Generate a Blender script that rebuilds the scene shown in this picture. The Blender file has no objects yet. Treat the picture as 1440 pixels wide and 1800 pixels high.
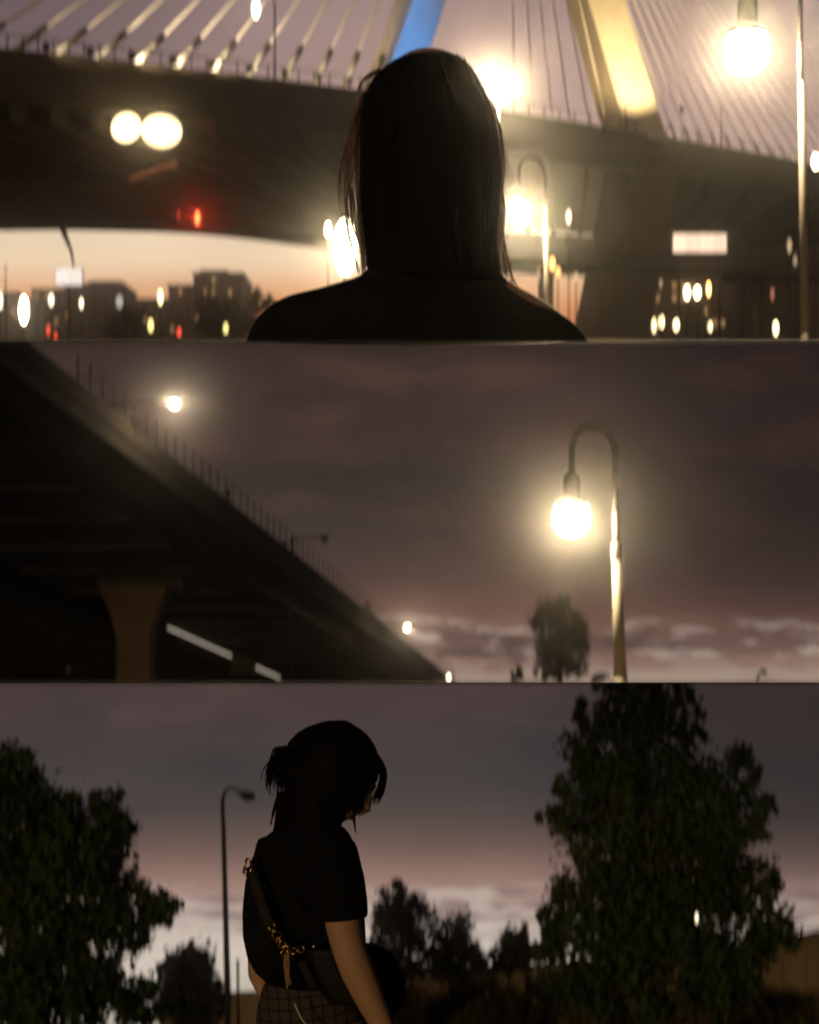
import bpy, bmesh, math, random
import numpy as np
from mathutils import Vector, Matrix, Quaternion

random.seed(7)
rng = np.random.default_rng(7)
SC = bpy.context.scene
COL = SC.collection
R = math.radians

# ------------------------------------------------------------------ camera
FPX = 2784.0                       # focal length in pixels of the 1440 px wide photograph
cam_d = bpy.data.cameras.new("camera")
cam = bpy.data.objects.new("camera", cam_d)
COL.objects.link(cam)
cam.location = (0, 0, 0)
cam.rotation_euler = (R(90), 0, 0)
cam_d.sensor_fit = 'HORIZONTAL'
cam_d.sensor_width = 36.0
cam_d.lens = 36.0 * FPX / 1440.0
cam_d.clip_start = 0.05
cam_d.clip_end = 3000
cam_d.dof.use_dof = True
cam_d.dof.focus_distance = 3.1
cam_d.dof.aperture_fstop = 3.5
cam_d.dof.aperture_ratio = 2.5
SC.camera = cam

# ------------------------------------------------------------------ dusk sky, one weak warm sun lamp standing in for unseen street lamps, exposure
SUN_EL, SUN_AZ = 8.0, 209.0        # low light from behind and left of the camera
world = bpy.data.worlds.new("World")
SC.world = world
world.use_nodes = True
wn = world.node_tree
bg = wn.nodes['Background']
st = wn.nodes.new('ShaderNodeTexSky')
st.sky_type = 'NISHITA'
st.sun_disc = False
st.sun_elevation = R(SUN_EL)
st.sun_rotation = R(SUN_AZ)
wn.links.new(st.outputs[0], bg.inputs[0])
bg.inputs[1].default_value = 0.006
sun_d = bpy.data.lights.new("sun", 'SUN')
sun_d.energy = 0.52
sun_d.angle = R(6)
sun_d.color = (1.0, 0.66, 0.33)
sun = bpy.data.objects.new("sun", sun_d)
COL.objects.link(sun)
_sd = Vector((0.55, 1.0, -math.tan(R(SUN_EL)) * 1.14))
sun.rotation_euler = _sd.to_track_quat('-Z', 'Y').to_euler()
SC.view_settings.view_transform = 'Standard'
SC.view_settings.look = 'None'
SC.view_settings.exposure = 0.0
SC.view_settings.gamma = 1.0
SC.view_settings.use_curve_mapping = False
SC.render.engine = 'CYCLES'
cy = SC.cycles
cy.use_denoising = True
cy.use_adaptive_sampling = True
cy.adaptive_threshold = 0.02
cy.max_bounces = 5
cy.diffuse_bounces = 2
cy.glossy_bounces = 2
cy.transmission_bounces = 2
cy.volume_bounces = 0
cy.transparent_max_bounces = 6
cy.caustics_reflective = False
cy.caustics_refractive = False
cy.sample_clamp_indirect = 3.0
cy.blur_glossy = 1.0

HAZE = 0.0016
SKY_GAIN = 1.2               # makes up for what the haze takes from the skies
SKY_Y = 520.0
HAZE_END = 512.0


# ------------------------------------------------------------------ helpers
def at(px, py, Y):
    return Vector(((px - 720.0) / FPX * Y, Y, (900.0 - py) / FPX * Y))


def lin(r, g, b):
    def f(c):
        c /= 255.0
        return c / 12.92 if c <= 0.04045 else ((c + 0.055) / 1.055) ** 2.4
    return (f(r), f(g), f(b))


OFF = {}


def tag(o, label=None, cat=None, group=None, kind=None):
    if label: o["label"] = label
    if cat: o["category"] = cat
    if group: o["group"] = group
    if kind: o["kind"] = kind
    return o


def empty(name, loc, label=None, cat=None, group=None):
    o = bpy.data.objects.new(name, None)
    o.empty_display_size = 0.1
    COL.objects.link(o)
    o.location = loc
    OFF[o.name] = Vector(loc)
    tag(o, label, cat, group)
    return o


class MB:
    """collects vertices and faces in world coordinates"""

    def __init__(self):
        self.v, self.f = [], []

    def add(self, vs, fs):
        b = len(self.v)
        self.v += [tuple(v) for v in vs]
        self.f += [tuple(i + b for i in f) for f in fs]
        return self

    def hexa(self, p):                     # 8 corners: bottom ring 0-3, top ring 4-7
        return self.add(p, [(3, 2, 1, 0), (4, 5, 6, 7), (0, 1, 5, 4), (1, 2, 6, 5), (2, 3, 7, 6), (3, 0, 4, 7)])

    def box(self, c, s, m=None):
        c = Vector(c)
        hx, hy, hz = s[0] / 2, s[1] / 2, s[2] / 2
        p = [Vector(q) for q in ((-hx, -hy, -hz), (hx, -hy, -hz), (hx, hy, -hz), (-hx, hy, -hz),
                                 (-hx, -hy, hz), (hx, -hy, hz), (hx, hy, hz), (-hx, hy, hz))]
        if m is not None:
            p = [m @ q for q in p]
        return self.hexa([c + q for q in p])

    def rings(self, rings, cap=True, closed=False):
        n = len(rings[0])
        b = len(self.v)
        for r in rings:
            self.v += [tuple(v) for v in r]
        k = len(rings)
        for i in range(k if closed else k - 1):
            j = (i + 1) % k
            for a in range(n):
                c = (a + 1) % n
                self.f.append((b + i * n + a, b + i * n + c, b + j * n + c, b + j * n + a))
        if cap and not closed:
            self.f.append(tuple(b + a for a in reversed(range(n))))
            self.f.append(tuple(b + (k - 1) * n + a for a in range(n)))
        return self

    def tube(self, pts, rad, n=8, cap=True):
        pts = [Vector(p) for p in pts]
        if not hasattr(rad, '__len__'):
            rad = [rad] * len(pts)
        rings = []
        up = None
        for i, p in enumerate(pts):
            d = (pts[min(i + 1, len(pts) - 1)] - pts[max(i - 1, 0)]).normalized()
            if up is None:
                up = Vector((0, 0, 1)) if abs(d.z) < 0.9 else Vector((1, 0, 0))
            s = d.cross(up)
            if s.length < 1e-5:
                s = d.cross(Vector((0, 1, 0)))
            s.normalize()
            up = s.cross(d).normalized()
            r = rad[i]
            rings.append([p + (s * math.cos(t) + up * math.sin(t)) * r for t in
                          [2 * math.pi * a / n for a in range(n)]])
        return self.rings(rings, cap)

    def lathe(self, c, prof, n=16):        # profile (radius, z) about a vertical axis at c
        c = Vector(c)
        return self.rings([[c + Vector((r * math.cos(t), r * math.sin(t), z)) for t in
                            [2 * math.pi * a / n for a in range(n)]] for r, z in prof])

    def ball(self, c, s, n=14, m=8, q=None):
        c = Vector(c)
        if not hasattr(s, '__len__'):
            s = (s, s, s)
        rs = []
        for i in range(m + 1):
            ph = math.pi * (i + 0.02) / (m + 0.04) - math.pi / 2
            ring = []
            for a in range(n):
                t = 2 * math.pi * a / n
                v = Vector((s[0] * math.cos(ph) * math.cos(t), s[1] * math.cos(ph) * math.sin(t), s[2] * math.sin(ph)))
                ring.append(c + (q @ v if q is not None else v))
            rs.append(ring)
        return self.rings(rs)

    def build(self, name, mat, parent=None, smooth=True, label=None, cat=None, group=None, kind=None, origin=None):
        off = OFF.get(parent.name, Vector()) if parent is not None else (Vector(origin) if origin else Vector())
        me = bpy.data.meshes.new(name)
        me.from_pydata([(v[0] - off.x, v[1] - off.y, v[2] - off.z) for v in self.v], [], self.f)
        me.update()
        if smooth:
            me.polygons.foreach_set("use_smooth", [True] * len(me.polygons))
        return link(name, me, mat, parent, off, label, cat, group, kind)


def link(name, me, mat, parent=None, off=Vector(), label=None, cat=None, group=None, kind=None):
    if mat is not None:
        me.materials.append(mat)
    o = bpy.data.objects.new(name, me)
    COL.objects.link(o)
    if parent is not None:
        o.parent = parent
        OFF[o.name] = off
    else:
        o.location = off
        OFF[o.name] = Vector(off)
    tag(o, label, cat, group, kind)
    return o


def remeshed(mb, name, mat, parent, voxel=0.012, smooth_it=6, fac=0.5, label=None):
    """one continuous skin from overlapping closed shapes"""
    off = OFF.get(parent.name, Vector())
    me = bpy.data.meshes.new(name)
    me.from_pydata([(v[0] - off.x, v[1] - off.y, v[2] - off.z) for v in mb.v], [], mb.f)
    bm = bmesh.new(); bm.from_mesh(me)
    bmesh.ops.recalc_face_normals(bm, faces=bm.faces)
    bm.to_mesh(me); bm.free()
    t = bpy.data.objects.new("tmp", me)
    COL.objects.link(t)
    m = t.modifiers.new("r", 'REMESH'); m.mode = 'VOXEL'; m.voxel_size = voxel
    if smooth_it:
        s = t.modifiers.new("s", 'SMOOTH'); s.iterations = smooth_it; s.factor = fac
    dg = bpy.context.evaluated_depsgraph_get()
    me2 = bpy.data.meshes.new_from_object(t.evaluated_get(dg))
    bpy.data.objects.remove(t)
    me2.name = name
    me2.polygons.foreach_set("use_smooth", [True] * len(me2.polygons))
    me2.materials.clear()
    return link(name, me2, mat, parent, off, label)


def clip_to(o, lo=None, hi=None, cap=True):
    """cut a mesh off at the sheets between the views (z = slope * y)"""
    bm = bmesh.new(); bm.from_mesh(o.data)
    off = OFF[o.name]
    for slope, sg in ((lo, -1), (hi, 1)):
        if slope is None: continue
        no = Vector((0, -slope, 1)) * sg
        geom = bm.verts[:] + bm.edges[:] + bm.faces[:]
        r = bmesh.ops.bisect_plane(bm, geom=geom, plane_co=-Vector(off), plane_no=no, clear_outer=True, dist=1e-5)
        ed = [e for e in r['geom_cut'] if isinstance(e, bmesh.types.BMEdge)]
        if ed and cap: bmesh.ops.contextual_create(bm, geom=ed)
    bm.to_mesh(o.data); bm.free()
    o.data.update()
    return o


# ------------------------------------------------------------------ materials
def mat(name, col, rough=0.7, metal=0.0, var=0.25, scale=3.0, bump=0.0, bscale=None, spec=0.3, stretch=(1, 1, 1)):
    m = bpy.data.materials.new(name)
    m.use_nodes = True
    nt = m.node_tree
    b = nt.nodes['Principled BSDF']
    tc = nt.nodes.new('ShaderNodeTexCoord')
    mp = nt.nodes.new('ShaderNodeMapping')
    mp.inputs['Scale'].default_value = stretch
    nt.links.new(tc.outputs['Object'], mp.inputs[0])
    nz = nt.nodes.new('ShaderNodeTexNoise')
    nz.inputs['Scale'].default_value = scale
    nz.inputs['Detail'].default_value = 5
    nt.links.new(mp.outputs[0], nz.inputs['Vector'])
    cr = nt.nodes.new('ShaderNodeValToRGB')
    cr.color_ramp.elements[0].position = 0.3
    cr.color_ramp.elements[1].position = 0.7
    cr.color_ramp.elements[0].color = (*[c * (1 - var) for c in col], 1)
    cr.color_ramp.elements[1].color = (*[min(1, c * (1 + var)) for c in col], 1)
    nt.links.new(nz.outputs[0], cr.inputs[0])
    nt.links.new(cr.outputs[0], b.inputs['Base Color'])
    b.inputs['Roughness'].default_value = rough
    b.inputs['Metallic'].default_value = metal
    b.inputs['Specular IOR Level'].default_value = spec
    if bump:
        n2 = nt.nodes.new('ShaderNodeTexNoise')
        n2.inputs['Scale'].default_value = bscale or scale * 6
        n2.inputs['Detail'].default_value = 4
        nt.links.new(mp.outputs[0], n2.inputs['Vector'])
        bp = nt.nodes.new('ShaderNodeBump')
        bp.inputs['Strength'].default_value = bump
        nt.links.new(n2.outputs[0], bp.inputs['Height'])
        nt.links.new(bp.outputs[0], b.inputs['Normal'])
    return m


def emis(name, col, strength):
    m = bpy.data.materials.new(name)
    m.use_nodes = True
    nt = m.node_tree
    nt.nodes.clear()
    e = nt.nodes.new('ShaderNodeEmission')
    # slight unevenness across the glass, as on any lamp cover
    tc = nt.nodes.new('ShaderNodeTexCoord')
    nz = nt.nodes.new('ShaderNodeTexNoise')
    nz.inputs['Scale'].default_value = 2.0
    nt.links.new(tc.outputs['Object'], nz.inputs['Vector'])
    mr = nt.nodes.new('ShaderNodeMapRange')
    mr.inputs['To Min'].default_value = strength * 0.8
    mr.inputs['To Max'].default_value = strength * 1.2
    nt.links.new(nz.outputs[0], mr.inputs['Value'])
    nt.links.new(mr.outputs[0], e.inputs[1])
    e.inputs[0].default_value = (*col, 1)
    o = nt.nodes.new('ShaderNodeOutputMaterial')
    nt.links.new(e.outputs[0], o.inputs[0])
    if strength < 4: m.cycles.emission_sampling = 'NONE'
    return m


def sky_mat(name, stops, py0, py1, warp, clouds, mott=0.10, xcol=None, xband=(0, 1)):
    """evening sky: colour by height in the sheet, warped by wide noise, with cloud banks"""
    m = bpy.data.materials.new(name)
    m.use_nodes = True
    nt = m.node_tree
    nt.nodes.clear()
    N, L = nt.nodes.new, nt.links.new

    def math_(op, a, b=None, c=None):
        n = N('ShaderNodeMath'); n.operation = op
        for i, q in enumerate((a, b, c)):
            if q is None: continue
            if isinstance(q, (int, float)): n.inputs[i].default_value = q
            else: L(q, n.inputs[i])
        return n.outputs[0]
    tc = N('ShaderNodeTexCoord')
    sx = N('ShaderNodeSeparateXYZ'); L(tc.outputs['Object'], sx.inputs[0])
    k = FPX / SKY_Y
    py = math_('MULTIPLY_ADD', sx.outputs[2], -k, 900.0)
    px = math_('MULTIPLY_ADD', sx.outputs[0], k, 720.0)

    def noise(sxx, szz, detail=5, rough=0.55, seed=0.0):
        cb = N('ShaderNodeCombineXYZ')
        L(math_('MULTIPLY', px, sxx), cb.inputs[0]); L(math_('MULTIPLY', py, szz), cb.inputs[1])
        cb.inputs[2].default_value = seed
        n = N('ShaderNodeTexNoise'); n.inputs['Scale'].default_value = 1.0
        n.inputs['Detail'].default_value = detail; n.inputs['Roughness'].default_value = rough
        L(cb.outputs[0], n.inputs['Vector'])
        return n.outputs[0]
    w = noise(0.0022, 0.008, 5, 0.5, 3.0)
    pyw = math_('MULTIPLY_ADD', math_('SUBTRACT', w, 0.5), warp, py)
    fac = math_('DIVIDE', math_('SUBTRACT', pyw, py0), py1 - py0)
    cr = N('ShaderNodeValToRGB')
    el = cr.color_ramp.elements
    stops = sorted(stops)
    for i, (y, c) in enumerate(stops):
        p = (y - py0) / (py1 - py0)
        e = el[i] if i < 2 else el.new(p)
        e.position = p
    for e, (y, c) in zip(sorted(el, key=lambda q: q.position), stops):
        e.color = (*lin(*c), 1)
    L(fac, cr.inputs[0])
    col = cr.outputs[0]
    for (sxx, szz, seed, lo, hi, ya, yb, yc, yd, c, amt) in clouds:
        n = noise(sxx, szz, 6, 0.6, seed)
        mr = N('ShaderNodeMapRange'); mr.interpolation_type = 'SMOOTHSTEP'
        mr.inputs['From Min'].default_value = lo; mr.inputs['From Max'].default_value = hi
        L(n, mr.inputs['Value'])
        m1 = N('ShaderNodeMapRange'); m1.interpolation_type = 'SMOOTHSTEP'
        m1.inputs['From Min'].default_value = ya; m1.inputs['From Max'].default_value = yb
        L(pyw, m1.inputs['Value'])
        m2 = N('ShaderNodeMapRange'); m2.interpolation_type = 'SMOOTHSTEP'
        m2.inputs['From Min'].default_value = yd; m2.inputs['From Max'].default_value = yc
        L(pyw, m2.inputs['Value'])
        f = math_('MULTIPLY', math_('MULTIPLY', mr.outputs[0], m1.outputs[0]), math_('MULTIPLY', m2.outputs[0], amt))
        mx = N('ShaderNodeMix'); mx.data_type = 'RGBA'
        L(f, mx.inputs[0]); L(col, mx.inputs[6]); mx.inputs[7].default_value = (*lin(*c), 1)
        col = mx.outputs[2]
    if xcol:
        for (xa, xb, c, amt) in xcol:
            mr = N('ShaderNodeMapRange'); mr.interpolation_type = 'SMOOTHSTEP'
            mr.inputs['From Min'].default_value = xa; mr.inputs['From Max'].default_value = xb
            mr.inputs['To Max'].default_value = amt
            L(px, mr.inputs['Value'])
            mb_ = N('ShaderNodeMapRange'); mb_.interpolation_type = 'SMOOTHSTEP'      # the dusk side thins out low in the sky
            mb_.inputs['From Min'].default_value = max(xband); mb_.inputs['From Max'].default_value = min(xband)
            L(py, mb_.inputs['Value'])
            mx = N('ShaderNodeMix'); mx.data_type = 'RGBA'; mx.blend_type = 'MULTIPLY'
            L(math_('MULTIPLY', mr.outputs[0], mb_.outputs[0]), mx.inputs[0]); L(col, mx.inputs[6]); mx.inputs[7].default_value = (*c, 1)
            col = mx.outputs[2]
    e = N('ShaderNodeEmission'); L(col, e.inputs[0])
    mo = noise(0.006, 0.016, 4, 0.5, 9.0)
    s0 = SKY_GAIN
    mr = N('ShaderNodeMapRange')
    mr.inputs['From Min'].default_value = 0.3; mr.inputs['From Max'].default_value = 0.7
    mr.inputs['To Min'].default_value = s0 * (1 - mott); mr.inputs['To Max'].default_value = s0 * (1 + mott)
    L(mo, mr.inputs['Value']); L(mr.outputs[0], e.inputs[1])
    o = N('ShaderNodeOutputMaterial'); L(e.outputs[0], o.inputs[0])
    m.cycles.emission_sampling = 'NONE'
    return m


M = {}
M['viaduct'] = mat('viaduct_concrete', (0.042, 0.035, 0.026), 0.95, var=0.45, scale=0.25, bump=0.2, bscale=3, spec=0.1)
M['concrete'] = mat('concrete', (0.075, 0.06, 0.042), 0.85, var=0.2, scale=0.6, bump=0.15, bscale=5)
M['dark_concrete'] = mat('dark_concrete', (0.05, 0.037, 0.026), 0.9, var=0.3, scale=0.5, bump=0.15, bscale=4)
M['steel_brown'] = mat('steel_brown', (0.035, 0.024, 0.017), 0.6, var=0.3, scale=0.7, bump=0.1)
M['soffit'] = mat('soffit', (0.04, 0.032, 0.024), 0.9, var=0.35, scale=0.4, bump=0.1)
M['tower'] = mat('tower', (0.62, 0.55, 0.42), 0.7, var=0.08, scale=0.8, bump=0.08)
M['cable'] = mat('cable', (0.72, 0.66, 0.56), 0.5, var=0.08, scale=2)
M['dark_metal'] = mat('dark_metal', (0.018, 0.015, 0.012), 0.5, metal=0.2, var=0.3, scale=8)
M['shadowed_metal'] = mat('shadowed_metal', (0.006, 0.005, 0.004), 0.7, var=0.3, scale=8, spec=0.1)  # shadow above the lit bowl is put into this black
M['pole_grey'] = mat('pole_grey', (0.13, 0.112, 0.088), 0.5, var=0.15, scale=9, bump=0.05, stretch=(1, 1, 0.1))
M['black_fabric'] = mat('black_fabric', (0.008, 0.0075, 0.008), 0.9, var=0.3, scale=14, bump=0.3, bscale=24, spec=0.1)
M['hair'] = mat('hair', (0.006, 0.005, 0.005), 0.7, var=0.5, scale=22, bump=0.5, bscale=120, spec=0.05, stretch=(1, 1, 0.06))
M['rim_lit_hair'] = mat('rim_lit_hair', (0.16, 0.085, 0.045), 0.45, var=0.4, scale=30, spec=0.5)  # lightened to carry warm rim light on the loose strands
M['skin'] = mat('skin', (0.52, 0.31, 0.195), 0.55, var=0.1, scale=9, bump=0.04, bscale=60)
M['black_leather'] = mat('black_leather', (0.006, 0.0055, 0.005), 0.65, var=0.3, scale=20, bump=0.25, bscale=80)
M['olive_web'] = mat('olive_web', (0.022, 0.018, 0.010), 0.8, var=0.2, scale=60, bump=0.3, bscale=200)
M['gold'] = mat('gold', (0.80, 0.50, 0.16), 0.25, metal=1.0, var=0.1, scale=30)
M['tan_cord'] = mat('tan_cord', (0.33, 0.2, 0.09), 0.7, var=0.3, scale=60)
M['bark'] = mat('bark', (0.06, 0.045, 0.03), 0.95, var=0.4, scale=6, bump=0.6, bscale=12, stretch=(1, 1, 0.25))
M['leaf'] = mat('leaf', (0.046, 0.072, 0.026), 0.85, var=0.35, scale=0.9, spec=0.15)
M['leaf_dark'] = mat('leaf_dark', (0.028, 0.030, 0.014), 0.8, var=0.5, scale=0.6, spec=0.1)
M['leaf_olive'] = mat('leaf_olive', (0.06, 0.05, 0.02), 0.8, var=0.5, scale=0.6, spec=0.1)
M['grass'] = mat('grass', (0.15, 0.12, 0.04), 0.8, var=0.5, scale=0.7, spec=0.1)
M['earth'] = mat('earth', (0.05, 0.04, 0.022), 0.95, var=0.4, scale=0.4, bump=0.3)
M['asphalt'] = mat('asphalt', (0.05, 0.045, 0.04), 0.9, var=0.2, scale=0.5)
M['ochre'] = mat('ochre_panel', (0.30, 0.22, 0.115), 0.9, var=0.25, scale=0.7, bump=0.3, bscale=8, stretch=(1, 1, 0.3))
M['building'] = mat('building', (0.10, 0.06, 0.04), 0.9, var=0.3, scale=0.1)
M['building2'] = mat('building_brick', (0.13, 0.07, 0.045), 0.9, var=0.3, scale=0.1)
M['glass_dark'] = mat('glass_dark', (0.02, 0.02, 0.022), 0.15, var=0.2, scale=1)
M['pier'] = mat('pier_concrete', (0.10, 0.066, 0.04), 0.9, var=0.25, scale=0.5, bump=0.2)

WARM = (1.0, 0.80, 0.50)
AMBER = (1.0, 0.52, 0.16)

# ------------------------------------------------------------------ the three skies and grounds
S1 = 300.0 / FPX                        # slope of the sheet between the top and the middle view
Z = lambda py: (900.0 - py) / FPX * SKY_Y


def sky_sheet(name, z0, z1, m):
    mb = MB()
    mb.add([(-330, SKY_Y, z0), (330, SKY_Y, z0), (330, SKY_Y, z1), (-330, SKY_Y, z1)], [(0, 1, 2, 3)])
    o = mb.build(name, m, smooth=False)
    o["kind"] = "structure"
    return o


m1 = sky_mat('sky_top', [(-350, (130, 112, 112)), (0, (164, 138, 135)), (110, (178, 149, 143)), (250, (184, 154, 144)), (330, (210, 184, 164)),
                         (400, (255, 232, 200)), (460, (255, 226, 190)), (505, (244, 186, 138)), (550, (222, 140, 86)), (600, (156, 88, 50))],
             -350, 600, 26, [(0.003, 0.012, 1.3, 0.5, 0.75, -200, -50, 160, 260, (150, 132, 130), 0.45),
                             (0.004, 0.02, 5.1, 0.5, 0.7, 180, 260, 320, 380, (214, 186, 168), 0.4)], 0.05,
             [(640, 20, (0.44, 0.45, 0.52), 1.0)], (250, 400))
m2 = sky_mat('sky_middle', [(600, (56, 45, 43)), (700, (62, 49, 47)), (790, (65, 51, 47)), (850, (56, 50, 47)), (940, (68, 57, 52)), (1020, (84, 66, 60)),
                            (1075, (112, 80, 70)), (1100, (132, 96, 84)), (1135, (112, 86, 80)), (1160, (152, 116, 104)), (1180, (180, 158, 142)), (1200, (190, 168, 150))],
             600, 1200, 42, [(0.0045, 0.016, 2.2, 0.46, 0.66, 600, 640, 900, 1010, (88, 64, 56), 0.75),
                             (0.006, 0.016, 7.4, 0.48, 0.68, 640, 720, 940, 1030, (52, 49, 46), 0.6),
                             (0.013, 0.050, 3.7, 0.49, 0.59, 1076, 1100, 1148, 1166, (196, 176, 162), 0.95),
                             (0.0085, 0.052, 6.4, 0.50, 0.57, 1098, 1120, 1164, 1180, (66, 52, 52), 0.95),
                             (0.011, 0.085, 8.9, 0.52, 0.60, 1150, 1165, 1205, 1240, (140, 104, 92), 0.75)], 0.05,
             [(850, 1380, (0.52, 0.52, 0.56), 1.0)], (1180, 1060))
m3 = sky_mat('sky_bottom', [(1200, (80, 65, 65)), (1290, (75, 63, 63)), (1350, (70, 65, 64)), (1430, (78, 69, 67)), (1490, (112, 89, 82)), (1530, (146, 114, 104)),
                            (1565, (164, 130, 120)), (1590, (186, 160, 150)), (1620, (214, 198, 186)), (1680, (226, 212, 198)), (1800, (190, 180, 165))],
             1200, 1800, 36, [(0.0035, 0.011, 1.7, 0.46, 0.68, 1200, 1260, 1400, 1470, (58, 58, 59), 0.8),
                              (0.004, 0.014, 4.1, 0.48, 0.7, 1150, 1190, 1260, 1340, (98, 78, 74), 0.55),
                              (0.007, 0.055, 5.7, 0.49, 0.57, 1550, 1575, 1625, 1660, (124, 98, 98), 0.9),
                              (0.009, 0.05, 2.9, 0.50, 0.58, 1545, 1570, 1600, 1625, (216, 198, 186), 0.85)], 0.06,
             [(780, 1380, (0.52, 0.54, 0.57), 1.0)], (1640, 1500))
sky_sheet('sky', Z(600) + 0.01, Z(600) + 300, m1)
sky_sheet('sky', Z(1200) + 0.01, Z(600) - 0.01, m2)
sky_sheet('sky', Z(1200) - 300, Z(1200) - 0.01, m3)


def ground_sheet(name, y0, y1, slope, x, th, m):
    mb = MB()
    z0, z1 = slope * y0, slope * y1
    mb.hexa([(-x[0], y0, z0 - th), (x[0], y0, z0 - th), (x[1], y1, z1 - th), (-x[1], y1, z1 - th),
             (-x[0], y0, z0), (x[0], y0, z0), (x[1], y1, z1), (-x[1], y1, z1)])
    o = mb.build(name, m, smooth=False)
    o["kind"] = "structure"
    return o


g_ = MB()
for (y0, y1, xa, xb, xc, xd) in ((1.9, 3.1, -0.3, 0.32, -0.42, 0.46), (3.1, 505, -2.2, 2.2, -280, 280)):
    g_.hexa([(xa, y0, S1 * y0 - .0008), (xb, y0, S1 * y0 - .0008), (xd, y1, S1 * y1 - .0008), (xc, y1, S1 * y1 - .0008), (xa, y0, S1 * y0), (xb, y0, S1 * y0), (xd, y1, S1 * y1), (xc, y1, S1 * y1)])
g_.build('ground', M['asphalt'], smooth=False, kind='structure')
ground_sheet('ground', 3.1, 505, -S1, (2.2, 280), 0.0008, M['earth'])


GZ = -14.65


def terrain(x, y):
    """bottom view: a small knoll under the walker, level ground to 45 m, then falling away"""
    base = GZ if y < 45 else GZ - (y - 45) * 0.34
    dx = max(0.0, abs(x + 0.3) - 1.9); dy = max(0.0, y - 6.0, -4.0 - y)
    d = math.hypot(dx, dy)
    t = min(1.0, d / 3.2)
    t = t * t * (3 - 2 * t)
    return -2.08 * (1 - t) + base * t


def g3(y):
    return -2.08 if y < 6 else (GZ if y < 45 else GZ - (y - 45) * 0.34)


mb = MB()
ys = [-60, -20, -9, -7.5, -6.2, -5.2, -4.2, -2, 1, 4, 5.8, 6.8, 7.7, 8.6, 9.6, 12, 20, 30, 38, 45, 70, 120, 260, 505]
xs = [-280, -120, -50, -20, -9, -6, -5, -4, -3.2, -2.4, -1.2, 0, 1, 1.8, 2.6, 3.4, 4.4, 5.4, 9, 20, 50, 120, 280]
for yy in ys:
    for xx in xs:
        mb.v.append((xx, yy, terrain(xx, yy)))
n = len(xs)
for j in range(len(ys) - 1):
    for i in range(n - 1):
        mb.f.append((j * n + i, j * n + i + 1, (j + 1) * n + i + 1, (j + 1) * n + i))
o = mb.build('ground', M['earth']); o["kind"] = "structure"


# ------------------------------------------------------------------ lamp builders
def point(name, loc, energy, col, r=0.05, parent=None):
    d = bpy.data.lights.new(name, 'POINT')
    d.energy = energy; d.color = col; d.shadow_soft_size = r
    o = bpy.data.objects.new(name, d); COL.objects.link(o)
    if parent is not None:
        o.parent = parent
        o.location = Vector(loc) - OFF[parent.name]
    else:
        o.location = loc
    return o


def spot(name, loc, target, energy, col, angle, r=0.2, parent=None, blend=0.6):
    d = bpy.data.lights.new(name, 'SPOT')
    d.energy = energy; d.color = col; d.spot_size = R(angle); d.spot_blend = blend; d.shadow_soft_size = r
    o = bpy.data.objects.new(name, d); COL.objects.link(o)
    o.rotation_euler = (Vector(target) - Vector(loc)).to_track_quat('-Z', 'Y').to_euler()
    o.parent = parent
    o.location = Vector(loc) - OFF[parent.name]
    return o


M['bulb'] = emis('lit_globe', (1.0, 0.86, 0.62), 60)
nt = M['bulb'].node_tree
_e = [n_ for n_ in nt.nodes if n_.type == 'EMISSION'][0]; _o = [n_ for n_ in nt.nodes if n_.type == 'OUTPUT_MATERIAL'][0]
_t = nt.nodes.new('ShaderNodeBsdfTransparent'); _m = nt.nodes.new('ShaderNodeMixShader'); _m.inputs[0].default_value = 0.35
nt.links.new(_t.outputs[0], _m.inputs[1]); nt.links.new(_e.outputs[0], _m.inputs[2]); nt.links.new(_m.outputs[0], _o.inputs[0])


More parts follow.
